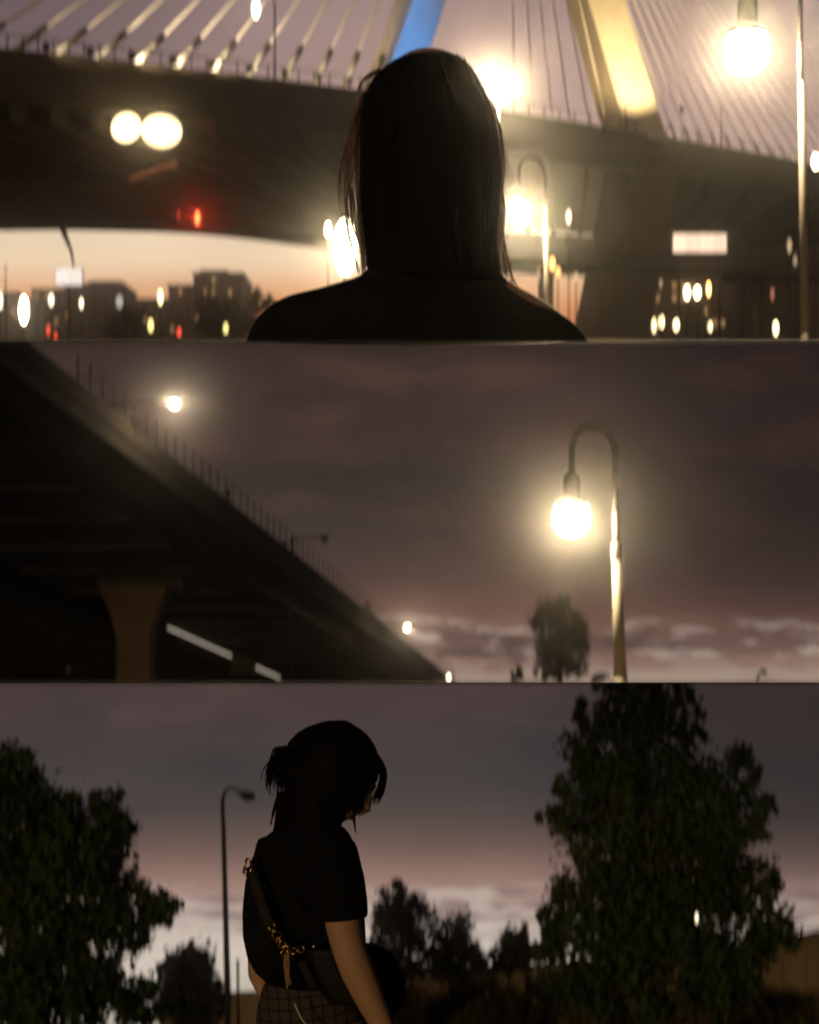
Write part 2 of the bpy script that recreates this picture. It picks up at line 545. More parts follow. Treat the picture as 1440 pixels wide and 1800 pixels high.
def crook_lamp(px, py, D, base_z, energy, label, side=1, lit=True, bulb_mat='bulb', pole_mat='pole_grey', group='crook-arm lamp posts', collar=True, pr=1.0):
    """pendant lamp on a shepherd's-crook post; px,py is the middle of the glass bowl, side +1 puts the post to its right"""
    c = at(px, py, D)
    k = 0.00575                              # metres per pixel of the big lamp in the middle view
    pole_x = c.x + side * 78 * k
    root = empty('crook_lamp', (pole_x + side * 0.03, c.y, base_z), label, 'street lamp', group)
    # post: tapered lower tube, collar, slim upper tube
    top = c.z + 35 * k
    zc = c.z - 45 * k
    mb = MB(); mb.tube([(pole_x + side * 0.045, c.y, base_z), (pole_x + side * 0.008, c.y, zc - (0.15 if collar else 0.0))], [0.068 * pr, 0.05 * pr], 16)
    mb.build('post', M[pole_mat], root)
    if collar:
        mb = MB(); mb.lathe((pole_x + side * 0.006, c.y, zc), [(0.05, -0.16), (0.056, -0.15), (0.056, 0.0), (0.048, 0.012), (0.034, 0.02)], 16)
        mb.build('collar', M[pole_mat], root)
    mb = MB(); mb.tube([(pole_x + side * 0.004, c.y, zc), (pole_x, c.y, c.z + 14 * k)], 0.033 * max(pr, .7), 12)
    mb.build('upper_post', M[pole_mat], root)
    pts = [Vector((pole_x, c.y, c.z + 14 * k)), Vector((pole_x, c.y, top)), Vector((pole_x, c.y, c.z + 105 * k))]
    # arch: quarter up and over, flatter on the bulb side
    apex = Vector((c.x + side * 36 * k, c.y, c.z + 163 * k))
    for i in range(1, 9):
        t = math.pi / 2 * i / 8
        pts.append(Vector((apex.x + side * 42 * k * math.cos(t), c.y, c.z + 105 * k + 58 * k * math.sin(t))))
    for i in range(1, 9):
        t = math.pi / 2 * i / 8
        pts.append(Vector((apex.x - side * 36 * k * math.sin(t), c.y, c.z + 120 * k + 43 * k * math.cos(t))))
    pts.append(Vector((c.x, c.y, c.z + 82 * k)))
    mb = MB(); mb.tube(pts, [0.034 * max(pr, .7)] + [0.031 * max(pr, .7)] * (len(pts) - 1), 12)
    mb.build('arm', M['shadowed_metal'], root)  # coloured dark from lamp height up, where little light falls
    mb = MB(); mb.lathe((c.x, c.y, c.z), [(0.03, 90 * k), (0.04, 84 * k), (0.075, 78 * k), (0.085, 72 * k), (0.085, 38 * k), (0.10, 34 * k), (0.12, 28 * k), (0.12, 24 * k)], 20)
    mb.build('housing', M['shadowed_metal'], root)
    mb = MB(); mb.lathe((c.x, c.y, c.z), [(0.086, 37 * k), (0.14, 33 * k), (0.188, 25 * k), (0.188, 22 * k), (0.02, 23 * k)], 20)
    mb.build('added_light_shield', M['shadowed_metal'], root)  # added flange, keeps the bulb light off housing and arm
    r = 0.19
    prof = [(0.168, 21.5 * k), (0.176, 16 * k), (0.182, 8 * k), (r, 0.0), (0.182, -8 * k), (0.158, -17 * k), (0.12, -25 * k), (0.06, -30 * k), (0.004, -31.5 * k)]
    mb = MB(); mb.lathe((c.x, c.y, c.z), prof, 20)
    mb.build('glass_bowl', M[bulb_mat] if lit else M['glass_dark'], root)
    if lit:
        point('lamp_light', (c.x, c.y, c.z - 0.03), energy * 0.36, (1.0, 0.76, 0.44), 0.1, root)
    mb = MB(); mb.lathe((pole_x + side * 0.045, c.y, base_z), [(0.08 * pr, 0), (0.08 * pr, 0.02), (0.07 * pr, 0.03), (0.068 * pr, 0.05)], 16)
    mb.build('base', M[pole_mat], root)
    return root


EMC = {}


def lantern(px, py, D, w, h, col, strength, label, base=None, group='far lanterns', name='lantern', cat='lamp', slope=S1, side=0.0, cap=True, post_r=0.02):
    """small oval lantern on a slim post"""
    c = at(px, py, D)
    k = D / FPX
    base = slope * D if base is None else base
    root = empty(name, (c.x, c.y, base), label, cat, group)
    key = (tuple(round(q, 3) for q in col), strength)
    if key not in EMC:
        EMC[key] = emis('lantern_glass', col, strength)
    mb = MB(); mb.ball(c, (w * k / 2, w * k / 2, h * k / 2), 12, 8)
    mb.build('globe', EMC[key], root)
    if c.z - h * k / 2 - base > 0.02:
        mb = MB(); mb.tube([(c.x, c.y, base), (c.x, c.y, c.z - h * k / 2 + 0.01)], post_r, 8)
        mb.build('post', M['dark_metal'], root)
    if cap:
        mb = MB(); mb.lathe((c.x, c.y, c.z + h * k / 2), [(w * k * 0.3, -0.02), (w * k * 0.22, 0.02), (0.004, 0.06)], 10)
        mb.build('cap', M['dark_metal'], root)
    return root


# ================================================================== TOP VIEW: bridge behind a person's head
def deck_y(x): return 85 + 0.095 * x + 0.0000325 * x * x
def deck_D(x): return 1.0 / (0.01282 - (0.01282 - 0.00781) * x / 1440.0)
def deck_p(x): return at(x, deck_y(x), deck_D(x))


HOR1 = (900 - 620) / FPX
cross = Vector((0.10, 1.0, HOR1)).normalized()
bridge = empty('cable_stayed_bridge', at(1120, 598, deck_D(1120)), 'long dark cable-stayed bridge with floodlit leaning tower legs behind the head', 'bridge')


def sweep(path, sect, name, m, parent, smooth=False):
    """sect: list of (along cross, up) offsets swept along a path"""
    rings = [[p + cross * a + Vector((0, 0, 1)) * b for a, b in sect] for p in path]
    mb = MB(); mb.rings(rings)
    return mb.build(name, m, parent, smooth)


path = [deck_p(x) for x in range(-1700, 1760, 60)]
sweep(path, [(0.0, -0.95), (0.0, -2.55), (0.5, -2.75), (64, -2.75), (64, -0.95)], 'deck', M['steel_brown'], bridge)
sweep(path, [(-0.06, 0.02), (-0.06, -0.98), (0.28, -0.98), (0.28, 0.02)], 'parapet', M['dark_concrete'], bridge)
sweep(path, [(-0.16, -0.99), (-0.16, -1.22), (-0.002, -1.22), (-0.002, -0.99)], 'ledge', M['steel_brown'], bridge)
sweep(path, [(-0.22, -2.3), (-0.22, -2.6), (-0.003, -2.6), (-0.003, -2.3)], 'lower_flange', M['steel_brown'], bridge)
# floor beams and stringers below the deck
for i in range(40):
    x = -1200 + i * 72
    p = deck_p(x) + Vector((0, 0, -2.752)); q = p + cross * 63.5
    d = (deck_p(x + 10) - deck_p(x - 10)).normalized() * 0.22
    dn = Vector((0, 0, -0.9))
    mb = MB(); mb.hexa([p - d + dn, p + d + dn, q + d + dn, q - d + dn, p - d, p + d, q + d, q - d])
    mb.build('floor_beam', M['soffit'], bridge, False)
# fence posts and rail on the parapet
for i in range(64):
    x = -150 + i * 27
    p = deck_p(x)
    mb = MB(); mb.tube([p + Vector((0, 0.1, -0.02)), p + Vector((0, 0.1, 0.75))], 0.045, 6)
    mb.build('fence_post', M['dark_metal'], bridge)
mb = MB(); mb.tube([p + Vector((0, 0.1, 0.74)) for p in path], 0.03, 6); mb.build('handrail', M['dark_metal'], bridge)

# tower: two legs leaning to a common head above the picture
apex = at(893, -480, 106)


def prism(path4, name, m, parent, smooth=False):
    mb = MB(); mb.rings(path4)
    return mb.build(name, m, parent, smooth)


def leg(base_px, base_py, Db, wl, wr, name_mat):
    # four-sided shaft, an edge turned to the viewer: wl and wr are the seen widths of its two faces in metres
    b = at(base_px, base_py, Db)
    out = []
    for t in (0.0, 0.25, 0.5, 0.75, 1.0):
        c = b.lerp(apex, t)
        s = 1.0 - 0.25 * t
        e = c                                               # the near edge
        out.append([e, e + Vector((wr * s, 1.7 * s, 0)), e + Vector(((wr - wl) * s, 3.6 * s, 0)), e + Vector((-wl * s, 1.9 * s, 0))])
    return prism(out, 'tower_leg', name_mat, bridge)


legR = leg(1104, 236, 112, 1.35, 3.1, M['tower'])
legL = leg(655, 205, 103, 1.45, 2.2, M['tower'])
mb = MB(); mb.box(apex + Vector((0, 1.2, 2.5)), (4.2, 4.2, 7)); mb.build('tower_head', M['tower'], bridge, False)
# leg below the deck leaning back inwards, and its opposite
D = 113.5
q = lambda x, y, d=D: at(x, y, d)
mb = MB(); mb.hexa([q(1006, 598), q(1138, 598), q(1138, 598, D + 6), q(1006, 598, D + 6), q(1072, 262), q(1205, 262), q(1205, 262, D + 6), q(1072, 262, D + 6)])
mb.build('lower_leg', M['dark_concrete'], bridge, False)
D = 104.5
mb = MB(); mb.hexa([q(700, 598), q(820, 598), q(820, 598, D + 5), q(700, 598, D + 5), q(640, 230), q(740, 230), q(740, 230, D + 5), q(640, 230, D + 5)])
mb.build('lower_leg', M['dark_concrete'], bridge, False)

# stay cables, each with the thick sleeve at its foot
anch = [-170, -90, -10, 66, 142, 215, 286, 354, 420, 483, 541, 594, 642]
anch += [905, 940, 973, 1005, 1040, 1072] + [1195 + 25 * i for i in range(18)]
for x in anch:
    p = deck_p(x) + cross * 0.9 + Vector((0, 0, -0.5))
    tgt = apex + Vector((0, 0.5, 3.5 - abs(x - 893) / 900.0 * 0.0))
    d = (tgt - p).normalized()
    near = 1.0 if x < 700 else 0.62
    mb = MB(); mb.tube([p, tgt], 0.085 * near, 8)
    cb = mb.build('stay_cable', M['cable'], bridge)
    if x < 700 or x > 1150:
        mb = MB(); mb.tube([p - d * 0.2, p + d * (3.4 if x < 700 else 2.0)], 0.19 * near, 10)
        mb.build('cable_sleeve', M['cable'], cb)

# floodlights on the deck
def flood(loc, target, energy, col, angle, label, light=True):
    loc = Vector(loc); d = (Vector(target) - loc).normalized()
    root = empty('floodlight', loc - Vector((0, 0, 0.45)), label, 'floodlight', 'floodlights on the bridge deck')
    mb = MB(); mb.tube([loc - Vector((0, 0, 0.45)), loc - Vector((0, 0, 0.15))], 0.05, 6); mb.build('bracket', M['dark_metal'], root)
    mb = MB(); mb.tube([loc - d * 0.25, loc - d * 0.12, loc + d * 0.0], [0.1, 0.2, 0.22], 10); mb.build('housing', M['dark_metal'], root)
    spot('flood_light', loc + d * 0.1, target, energy, col, angle, 0.15, root)
    return root


k = 0
names = ['far left', 'second from left', 'third from left', 'fourth from left', 'fifth from left', 'sixth from left', 'seventh from left', 'eighth from left', 'nearest the blue tower leg']
for x in (66, 142, 215, 286, 354, 420, 483, 541, 594):
    p = deck_p(x) + cross * 0.9 + Vector((0, 0, -0.5))
    d = (apex - p).normalized()
    loc = p + d * 0.3 + Vector((0.5, -2.4, 0.1))
    e = {215: 2600, 286: 1500, 354: 1900, 420: 1000}.get(x, 560)
    flood(loc, p + d * 2.6, e * 0.8, (1.0, 0.80, 0.55), 58, 'small floodlight on bridge parapet at the foot of a cable, ' + names[k]); k += 1
pb = at(1150, 232, 110)
flood(pb + Vector((1.2, -4.2, 0.6)), at(1110, 80, 112), 11000, (1.0, 0.74, 0.38), 70, 'floodlight at the foot of the bright tower leg')
flood(at(1060, 226, 109), at(1050, 60, 113), 300, (1.0, 0.62, 0.30), 60, 'floodlight on the shaded side of the bright tower leg')
flood(at(735, 176, 97), at(716, 20, 103), 11000, (0.0, 0.26, 1.0), 55, 'blue floodlight aimed up the tower leg behind the head')
flood(at(600, 170, 101), at(664, 40, 106), 2000, (1.0, 0.68, 0.32), 34, 'warm floodlight on the left face of the blue tower leg')

# lamp post on the bridge with a hanging oval lamp
r0 = deck_p(483)
lp = empty('bridge_lamp', r0, 'slim lamp post on bridge with oval lamp hanging at top edge', 'street lamp', 'lamp posts on the bridge')
topz = at(483, -14, r0.y).z; lh = at(450, 15, r0.y)
mb = MB(); mb.tube([r0 + Vector((0, 0, 0.0)), Vector((r0.x, r0.y, topz - 0.6)), Vector((r0.x - 0.25, r0.y, topz - 0.05)), Vector((lh.x, r0.y, topz + 0.15))], [0.07, 0.06, 0.05, 0.04], 8)
mb.build('post', M['dark_metal'], lp)
mb = MB(); mb.ball(lh, (0.22, 0.22, 0.52)); mb.build('globe', emis('bridge_lamp_glass', (1, 0.86, 0.62), 12), lp)
mb = MB(); mb.lathe(lh, [(0.2, 0.42), (0.12, 0.62), (0.03, 0.75), (0.02, topz + 0.15 - lh.z)], 10); mb.build('housing', M['dark_metal'], lp)
for i, x in enumerate((1268, 1100)):
    p = deck_p(x)
    rr = empty('bridge_mast', p, ['thin dark mast on the bridge parapet right of the bright leg', 'short thin mast on the parapet beside the bright leg'][i], 'mast')
    mb = MB(); mb.tube([p, p + Vector((0, 0, [2.9, 1.6][i]))], [0.06, 0.035], 6); mb.build('post', M['dark_metal'], rr)
    mb = MB(); mb.lathe(p + Vector((0, 0, [2.9, 1.6][i])), [(0.05, 0), (0.09, 0.05), (0.02, 0.16)], 8); mb.build('finial', M['dark_metal'], rr)

# lamp under the deck; the glowing lenses also carry its light on the girders
uf = empty('underbridge_light', at(265, 190, 84), 'glaring pair of lit panels fixed under the bridge deck', 'light')
for (cx_, cy_, rx_, rz_, st_e, tl) in ((222, 224, 27, 25, 3.4, 28), (284, 230, 36, 29, 2.8, -6)):
    c_ = at(cx_, cy_, 83); kk = 83 / FPX
    qq = Quaternion((0, 1, 0), R(-tl))
    mb = MB(); mb.ball(c_, (rx_ * kk, .25, rz_ * kk), 20, 12, qq); mb.build('lens', emis('panel_glow', (1.0, 0.77, 0.40), st_e), uf)
    mb = MB(); mb.ball(c_ + Vector((0, .35, .1)), (rx_ * kk * 1.12, .4, rz_ * kk * 1.12), 16, 10, qq); mb.build('reflector', M['dark_metal'], uf)
    mb = MB(); mb.tube([c_ + Vector((0, .4, .2)), c_ + Vector((0, .4, 1.3))], .07, 8); mb.build('hanger', M['dark_metal'], uf)
mb = MB(); mb.box(at(252, 192, 83.4), (3.6, 0.8, 0.18)); mb.build('bracket', M['dark_metal'], uf, False)
point('panel_light', at(265, 230, 80.5), 220, (1.0, 0.72, 0.36), 0.5, uf)

sl_ = empty('girder_glow', at(285, 296, 96), 'faint orange glowing bar for the light on a girder under the bridge deck', 'light')
mb = MB(); mb.tube([at(228, 316, 96), at(312, 284, 96)], 0.16, 8); mb.build('tube', emis('girder_light_orange', (1.0, 0.28, 0.10), 0.14), sl_)  # glows to stand for orange light on a girder; no lamp there
mb = MB(); mb.tube([at(224, 314, 96.3), at(316, 280, 96.3)], 0.2, 8); mb.build('housing', M['dark_metal'], sl_)  # dark bar behind the glow, added with it

# lower viaduct under the bridge
low = empty('lower_viaduct', at(60, 598, 97), 'low dark viaduct crossing under the big bridge above the orange sky', 'viaduct')


def low_y(x):
    return 334 + 9.0 * (max(x, 0) / 300.0) ** 1.0 + 62 * max(0, (x - 180) / 540.0) ** 1.7 if x < 720 else 334 + 21.6 + 62 + (x - 720) * 0.05


lpth = [at(x, low_y(x), 95 + 0.012 * (x + 260)) for x in range(-700, 1760, 40)]
sweep(lpth, [(0, 0), (0, -1.15), (0.9, -1.5), (13, -1.5), (13, 0)], 'deck', M['dark_concrete'], low)
sweep(lpth, [(-0.05, 0.75), (-0.05, 0.001), (0.22, 0.001), (0.22, 0.75)], 'parapet', M['concrete'], low)
for i in range(34):
    x = -200 + i * 52
    p = at(x, low_y(x), 95 + 0.012 * (x + 260)) + Vector((0, -0.08, 0))
    mb = MB(); mb.box(p + Vector((0, -0.06, 0.36)), (0.16, 0.16, 0.78)); mb.build('parapet_rib', M['concrete'], low, False)
for x, y0 in ((120, 398), (960, 455), (1330, 470)):
    p = at(x, y0 - 12, 102 + 0.012 * (x + 260))
    zb = S1 * p.y
    if x == 120: continue
    mb = MB(); mb.tube([(p.x, p.y, zb), (p.x, p.y, p.z)], [0.55, 0.55], 12); mb.build('pier', M['dark_concrete'], low)
# drain pipe and slanting brace seen against the sky
mb = MB(); mb.tube([at(107, 396, 100), at(125, 440, 100), at(130, 470, 100)], [0.22, 0.1, 0.06], 8); mb.build('brace', M['dark_metal'], low)


# city blocks far behind
WLIT = emis('lit_window', (1.0, 0.55, 0.22), 0.35)
def block(x0, x1, y0, D, m, label, wins=None, roof=None, name='apartment_block', depth=14):
    a, b = at(x0, y0, D), at(x1, y0, D)
    zb = S1 * D
    root = empty(name, ((a.x + b.x) / 2, D, zb), label, 'building', 'buildings on the far skyline')
    mb = MB(); mb.hexa([(a.x, D, zb), (b.x, D, zb), (b.x, D + depth, zb + S1 * depth), (a.x, D + depth, zb + S1 * depth), (a.x, D, a.z), (b.x, D, a.z), (b.x, D + depth, a.z), (a.x, D + depth, a.z)])
    mb.build('wall', m, root, False)
    mb = MB(); mb.box(((a.x + b.x) / 2, D + depth / 2, a.z + 0.15), (b.x - a.x + 0.5, depth + 0.5, 0.3)); mb.build('roof', M['dark_concrete'], root, False)
    if roof:
        for (rx0, rx1, ry) in roof:
            pa, pb_ = at(rx0, ry, D + 2), at(rx1, ry, D + 2)
            mb = MB(); mb.hexa([(pa.x, D + 2, a.z + .3), (pb_.x, D + 2, a.z + .3), (pb_.x, D + 8, a.z + .3), (pa.x, D + 8, a.z + .3),
                                (pa.x, D + 2, pa.z), (pb_.x, D + 2, pa.z), (pb_.x, D + 8, pa.z), (pa.x, D + 8, pa.z)])
            mb.build('roof_house', m, root, False)
    nx = max(2, int((x1 - x0) / 14)); ny = max(2, int((598 - y0) / 22))
    for i in range(nx):
        for j in range(ny):
            px = x0 + (i + 0.5) * (x1 - x0) / nx; py = y0 + 10 + j * 22
            if py > 592: continue
            c = at(px, py, D)
            mb = MB(); mb.box((c.x, D - 0.05, c.z), (0.62, 0.18, 1.0)); mb.build('window', WLIT if random.random() < .10 else M['glass_dark'], root, False)
    return root


block(340, 426, 482, 240, M['building'], 'tall dark flat-topped block on the skyline left of the shoulder', roof=[(352, 400, 474)])
block(296, 338, 503, 252, M['building2'], 'lower block stepped against the left side of the tall block')
block(160, 212, 497, 245, M['building2'], 'brown block right of the white billboard')
block(112, 156, 500, 262, M['building'], 'dark block directly behind the white billboard')
block(232, 294, 528, 250, M['building'], 'low wide block between the brown block and the stepped block')
block(56, 108, 510, 270, M['building2'], 'narrow block behind the brightest street lantern')
block(-60, 30, 516, 258, M['building'], 'dark block at the left edge of the top view')
block(1136, 1292, 470, 210, M['building2'], 'long brown warehouse under the bridge behind the paired lanterns', name='warehouse')
block(1300, 1470, 462, 216, M['building'], 'dark warehouse at the right edge under the bridge', name='warehouse')

# billboard
bb = empty('billboard', (at(121, 598, 90).x, 90, S1 * 90), 'small white lit billboard on a post above the dark city', 'billboard')
mb = MB(); mb.box(at(121, 486, 90), (1.5, 0.15, 0.95)); mb.build('panel', emis('billboard_face', (1.0, 0.88, 0.78), 1.1), bb, False)
mb = MB(); mb.box(at(121, 486, 90) + Vector((0, 0.11, 0)), (1.62, 0.06, 1.07)); mb.build('frame', M['dark_metal'], bb, False)
mb = MB(); mb.tube([(at(121, 598, 90).x, 90.12, S1 * 90), at(121, 500, 90.12)], 0.08, 8); mb.build('post', M['dark_metal'], bb)

# long lit sign under the bridge on the right
ls = empty('lit_sign', (at(1230, 598, 88).x, 88, S1 * 88), 'long blank glowing sign under the bridge at the right', 'sign')
for i in range(4):
    mb = MB(); mb.box(at(1183 + 12 + i * 23.6, 427, 88), (0.72, 0.12, 1.0)); mb.build('lit_panel', emis('sign_face', (1.0, 0.70, 0.50), [1.5, 1.3, 1.45, 1.25][i]), ls, False)
mb = MB(); mb.box(at(1230, 427, 88.2), (3.2, 0.1, 1.15)); mb.build('back_panel', M['dark_metal'], ls, False)
for x in (1195, 1266):
    mb = MB(); mb.tube([(at(x, 598, 88.4).x, 88.4, S1 * 88.4), at(x, 440, 88.4)], 0.07, 8); mb.build('post', M['dark_metal'], ls)

# three crook lamps of the top view
crook_lamp(1314, 90, 13.4, S1 * 13.4, 4600, 'big glowing crook lamp at the upper right of the top view', pr=.55, collar=False)
crook_lamp(913, 372, 27.0, S1 * 27, 5600, 'glowing crook lamp beside the right side of the head', pr=.8, collar=False)
gl = lantern(876, 150, 21.0, 46, 46, (1.0, .86, .62), 60.5, 'glowing round globe lamp on a slim post at the crown of the head', group=None, name='globe_lamp', cat='street lamp', post_r=.022)
[c_ for c_ in gl.children if c_.name.startswith('globe')][0].data.materials[0] = M['bulb']
point('lamp_light', at(876, 150, 21.0), 1700, (1.0, .76, .44), .09, gl)

Y1, CR, RD, OR, YG, DM = (1, .78, .40), (1, .82, .58), (1, .05, .03), (1, .48, .14), (.85, .72, .22), (.6, .42, .25)
LAN = [
    (10, 478, 9, 44, DM, .6, 'dim tall lantern at the far left edge under the viaduct'),
    (1, 528, 10, 40, CR, 1.6, 'lantern cut by the left edge of the top view'),
    (42, 545, 20, 66, CR, 26, 'brightest street lantern at the lower left of the top view'),
    (90, 527, 11, 34, CR, 1.8, 'cream lantern just right of the brightest lantern'),
    (143, 533, 12, 34, CR, 1.9, 'cream lantern below the white billboard'),
    (282, 522, 13, 34, Y1, 2.4, 'yellow lantern in front of the stepped block'),
    (265, 572, 12, 32, YG, 1.7, 'greenish yellow lantern low between the blocks'),
    (397, 577, 10, 30, YG, 1.3, 'pale green lantern low before the tall block'),
    (577, 404, 16, 42, CR, 24, 'bright lantern touching the left hair strands'),
    (1000, 381, 12, 32, CR, 1.7, 'cream lantern high beside the sloping pier'),
    (971, 464, 13, 34, OR, 2.2, 'orange lantern, left one of the touching pair by the pier'),
    (981, 478, 11, 30, OR, 1.5, 'orange lantern, right one of the touching pair by the pier'),
    (1013, 487, 11, 36, DM, .8, 'dim lantern against the sloping pier'),
    (947, 483, 10, 30, DM, .6, 'dim lantern under the glowing crook lamp'),
    (1208, 514, 14, 34, Y1, 7, 'bright yellow lantern, left of the close pair under the long sign'),
    (1226, 514, 14, 34, Y1, 7, 'bright yellow lantern, right of the close pair under the long sign'),
    (1246, 508, 12, 46, OR, 5, 'tall orange lantern right of the close yellow pair'),
    (1150, 572, 11, 32, Y1, 2.2, 'yellow lantern, leftmost of the low row by the warehouse'),
    (1163, 566, 12, 32, Y1, 3.0, 'yellow lantern, second of the low row by the warehouse'),
    (1189, 571, 12, 32, Y1, 3.0, 'yellow lantern, third of the low row by the warehouse'),
    (1248, 574, 13, 32, Y1, 3.0, 'yellow lantern, fourth of the low row by the warehouse'),
    (1364, 577, 13, 32, Y1, 3.4, 'yellow lantern alone at the lower right of the top view'),
    (1388, 432, 10, 36, DM, .7, 'dim orange lantern left of the tall right post'),
    (1398, 458, 8, 30, DM, .5, 'dimmer orange lantern just below another by the right post'),
    (1162, 498, 9, 30, DM, .5, 'dim pink lantern left of the close yellow pair'),
    (1358, 517, 9, 30, (.6, .2, .14), .5, 'dim reddish lantern above the lone yellow lantern'),
    (210, 530, 16, 34, (.55, .5, .42), .55, 'hazy grey lantern before the brown block'),
    (1434, 284, 16, 40, CR, 9, 'warm lantern at the right edge above the bridge end'),
]
for i, (x, y, w, h, c, s, lab) in enumerate(LAN):
    lantern(x, y, 46 + (i * 7) % 12, w * (0.62 + 0.09 * ((i * 5) % 4)), h * (0.55 + 0.08 * ((i * 3) % 4)), c, s * 1.6, lab)
for (x, y, w, h, s, lab, base) in ((347, 383, 12, 32, 5.0, 'bright red signal light on the low viaduct', low_y(347)), (314, 378, 8, 26, .5, 'dim red signal light left of the bright red one', low_y(314)),
                                   (85, 580, 10, 30, 1.2, 'red signal light low at the left beside the brightest lantern', 598), (98, 590, 10, 16, 1.2, 'half-hidden red signal light at the bottom left of the top view', 598),
                                   (315, 584, 12, 26, 1.4, 'orange-red signal light low before the stepped block', 598)):
    D = 60 if base == 598 else 94
    c = at(x, y, D); k = D / FPX
    bz = S1 * D if base == 598 else at(x, y + h * .55, D).z
    root = empty('signal_light', (c.x, D, bz), lab, 'signal light', 'red signal lights')
    mb = MB(); mb.ball(c, (w * k * .34, w * k * .34, h * k * .33), 12, 8); mb.build('lens', emis('red_lens', (1.0, 0.10 if s < 4 else 0.2, 0.05), s), root)
    mb = MB(); mb.box(c + Vector((0, w * k * .5 + .03, 0)), (w * k * 1.1, 0.08, h * k * 1.1)); mb.build('back_plate', M['dark_metal'], root, False)
    if c.z - h * k * .55 - bz > 0.03:
        mb = MB(); mb.tube([(c.x, D + .1, bz), (c.x, D + .1, c.z - h * k * .5)], 0.05, 6); mb.build('post', M['dark_metal'], root)
    if s > 4:
        point('red_glow', c + Vector((0, -0.5, 0)), 200, (1, 0.04, 0.02), 0.2, root)
    mb = MB(); mb.tube([c + Vector((0, -0.1, h * k * .5)), c + Vector((0, 0.06, h * k * .55))], 0.06, 6); mb.build('visor', M['dark_metal'], root)
# big light behind the hair
sb = empty('shop_light', (at(606, 598, 58).x, 58, S1 * 58), 'large glaring lamp half behind the hair at the left of the neck', 'lamp')
mb = MB(); mb.ball(at(607, 434, 58), (0.42, 0.3, 1.02)); mb.build('globe', emis('glare_globe', (1, .84, .56), 15), sb)
point('glare', at(600, 434, 57.3), 900, (1, .76, .42), .5, sb)
mb = MB(); mb.tube([(at(606, 598, 58).x, 58, S1 * 58), at(606, 480, 58)], 0.05, 8); mb.build('post', M['dark_metal'], sb)


# ------------------------------------------------------------------ trees
def leaves_mesh(name, pts, size, droop, m, parent, zmax=None):
    """thousands of small bent leaves around the given points"""
    n = len(pts)
    off = OFF[parent.name]
    P = np.asarray(pts)
    if zmax is not None:
        P = P[P[:, 2] < zmax(P[:, 1]) + size * 0.4]
        n = len(P)
    d = rng.normal(size=(n, 3)); d[:, 2] -= droop
    d /= np.linalg.norm(d, axis=1)[:, None]
    a = rng.normal(size=(n, 3))
    s = np.cross(d, a); s /= np.linalg.norm(s, axis=1)[:, None]
    L = size * (0.4 + 1.3 * rng.random(n) ** 1.8)[:, None]
    W = L * rng.uniform(0.2, 0.34, n)[:, None]
    V = np.empty((n, 4, 3))
    V[:, 0] = P - d * L * 0.5
    V[:, 1] = P + s * W
    V[:, 2] = P + d * L * 0.5
    V[:, 3] = P - s * W + np.cross(d, s) * W * 0.5
    V = V.reshape(-1, 3) - np.array(off)
    me = bpy.data.meshes.new(name)
    me.vertices.add(4 * n); me.vertices.foreach_set("co", V.ravel())
    me.loops.add(4 * n); me.loops.foreach_set("vertex_index", np.arange(4 * n, dtype=np.int32))
    me.polygons.add(n); me.polygons.foreach_set("loop_start", np.arange(0, 4 * n, 4, dtype=np.int32))
    me.polygons.foreach_set("loop_total", np.full(n, 4, dtype=np.int32))
    me.update(calc_edges=True)
    o = link(name, me, m, parent, off)
    if zmax is not None: clip_to(o, None, -S1, False)
    return o


def tree(blobs, D, count, size, m, label, base, trunk=None, group='trees', dz=0.7, droop=0.8, zmax=None, clump=0.17, name='broadleaf_tree', trunk_r=0.12):
    """blobs: (px, py, rx, ry) ellipses of foliage; every one becomes a set of leaf clumps in 3-D"""
    k = D / FPX
    bx, bz = base
    root = empty(name, (bx, D, bz), label, 'tree', group)
    wts = np.array([b[2] * b[3] for b in blobs], float); wts /= wts.sum()
    P = []
    for b, w in zip(blobs, wts):
        c = at(b[0], b[1], D + random.uniform(-.3, .3) * b[2] * k)
        rad = np.array([b[2] * k, b[2] * k * dz, b[3] * k])
        nc = max(5, int(w * count / 55))
        nl = int(w * count / nc)
        u = rng.normal(size=(nc, 3)); u /= np.linalg.norm(u, axis=1)[:, None]
        rr = rng.uniform(0.0, 1, nc)[:, None] ** 0.42 * 0.95
        cc = np.array(c) + u * rr * rad
        for q in cc:
            e = rng.normal(size=(nl, 3)) * clump * min(b[2], b[3]) * k * np.array([1, 1, 1.3]) * rng.uniform(.7, 1.5)
            P.append(q + e)
    P = np.concatenate(P)
    leaves_mesh('crown', P, size, droop, m, root, zmax)
    mb = MB()
    big = max(blobs, key=lambda b: b[2] * b[3])
    topc = at(big[0], big[1], D)
    pts = [Vector((bx, D, bz)), Vector((bx * .7 + topc.x * .3, D, bz + (topc.z - bz) * .4)), topc]
    mb.tube(pts, [trunk_r, trunk_r * .75, trunk_r * .4], 8)
    for b in blobs:
        e = at(b[0], b[1], D)
        if zmax is not None: e.z = min(e.z, zmax(D) - .2)
        s = pts[1].lerp(pts[2], random.uniform(0.0, .8))
        mid = s.lerp(e, .5) + Vector((0, random.uniform(-.2, .2), -.05))
        mb.tube([s, mid, e], [trunk_r * .38, trunk_r * .25, trunk_r * .1], 6)
    mb.build('trunk', M['bark'], root)
    return root


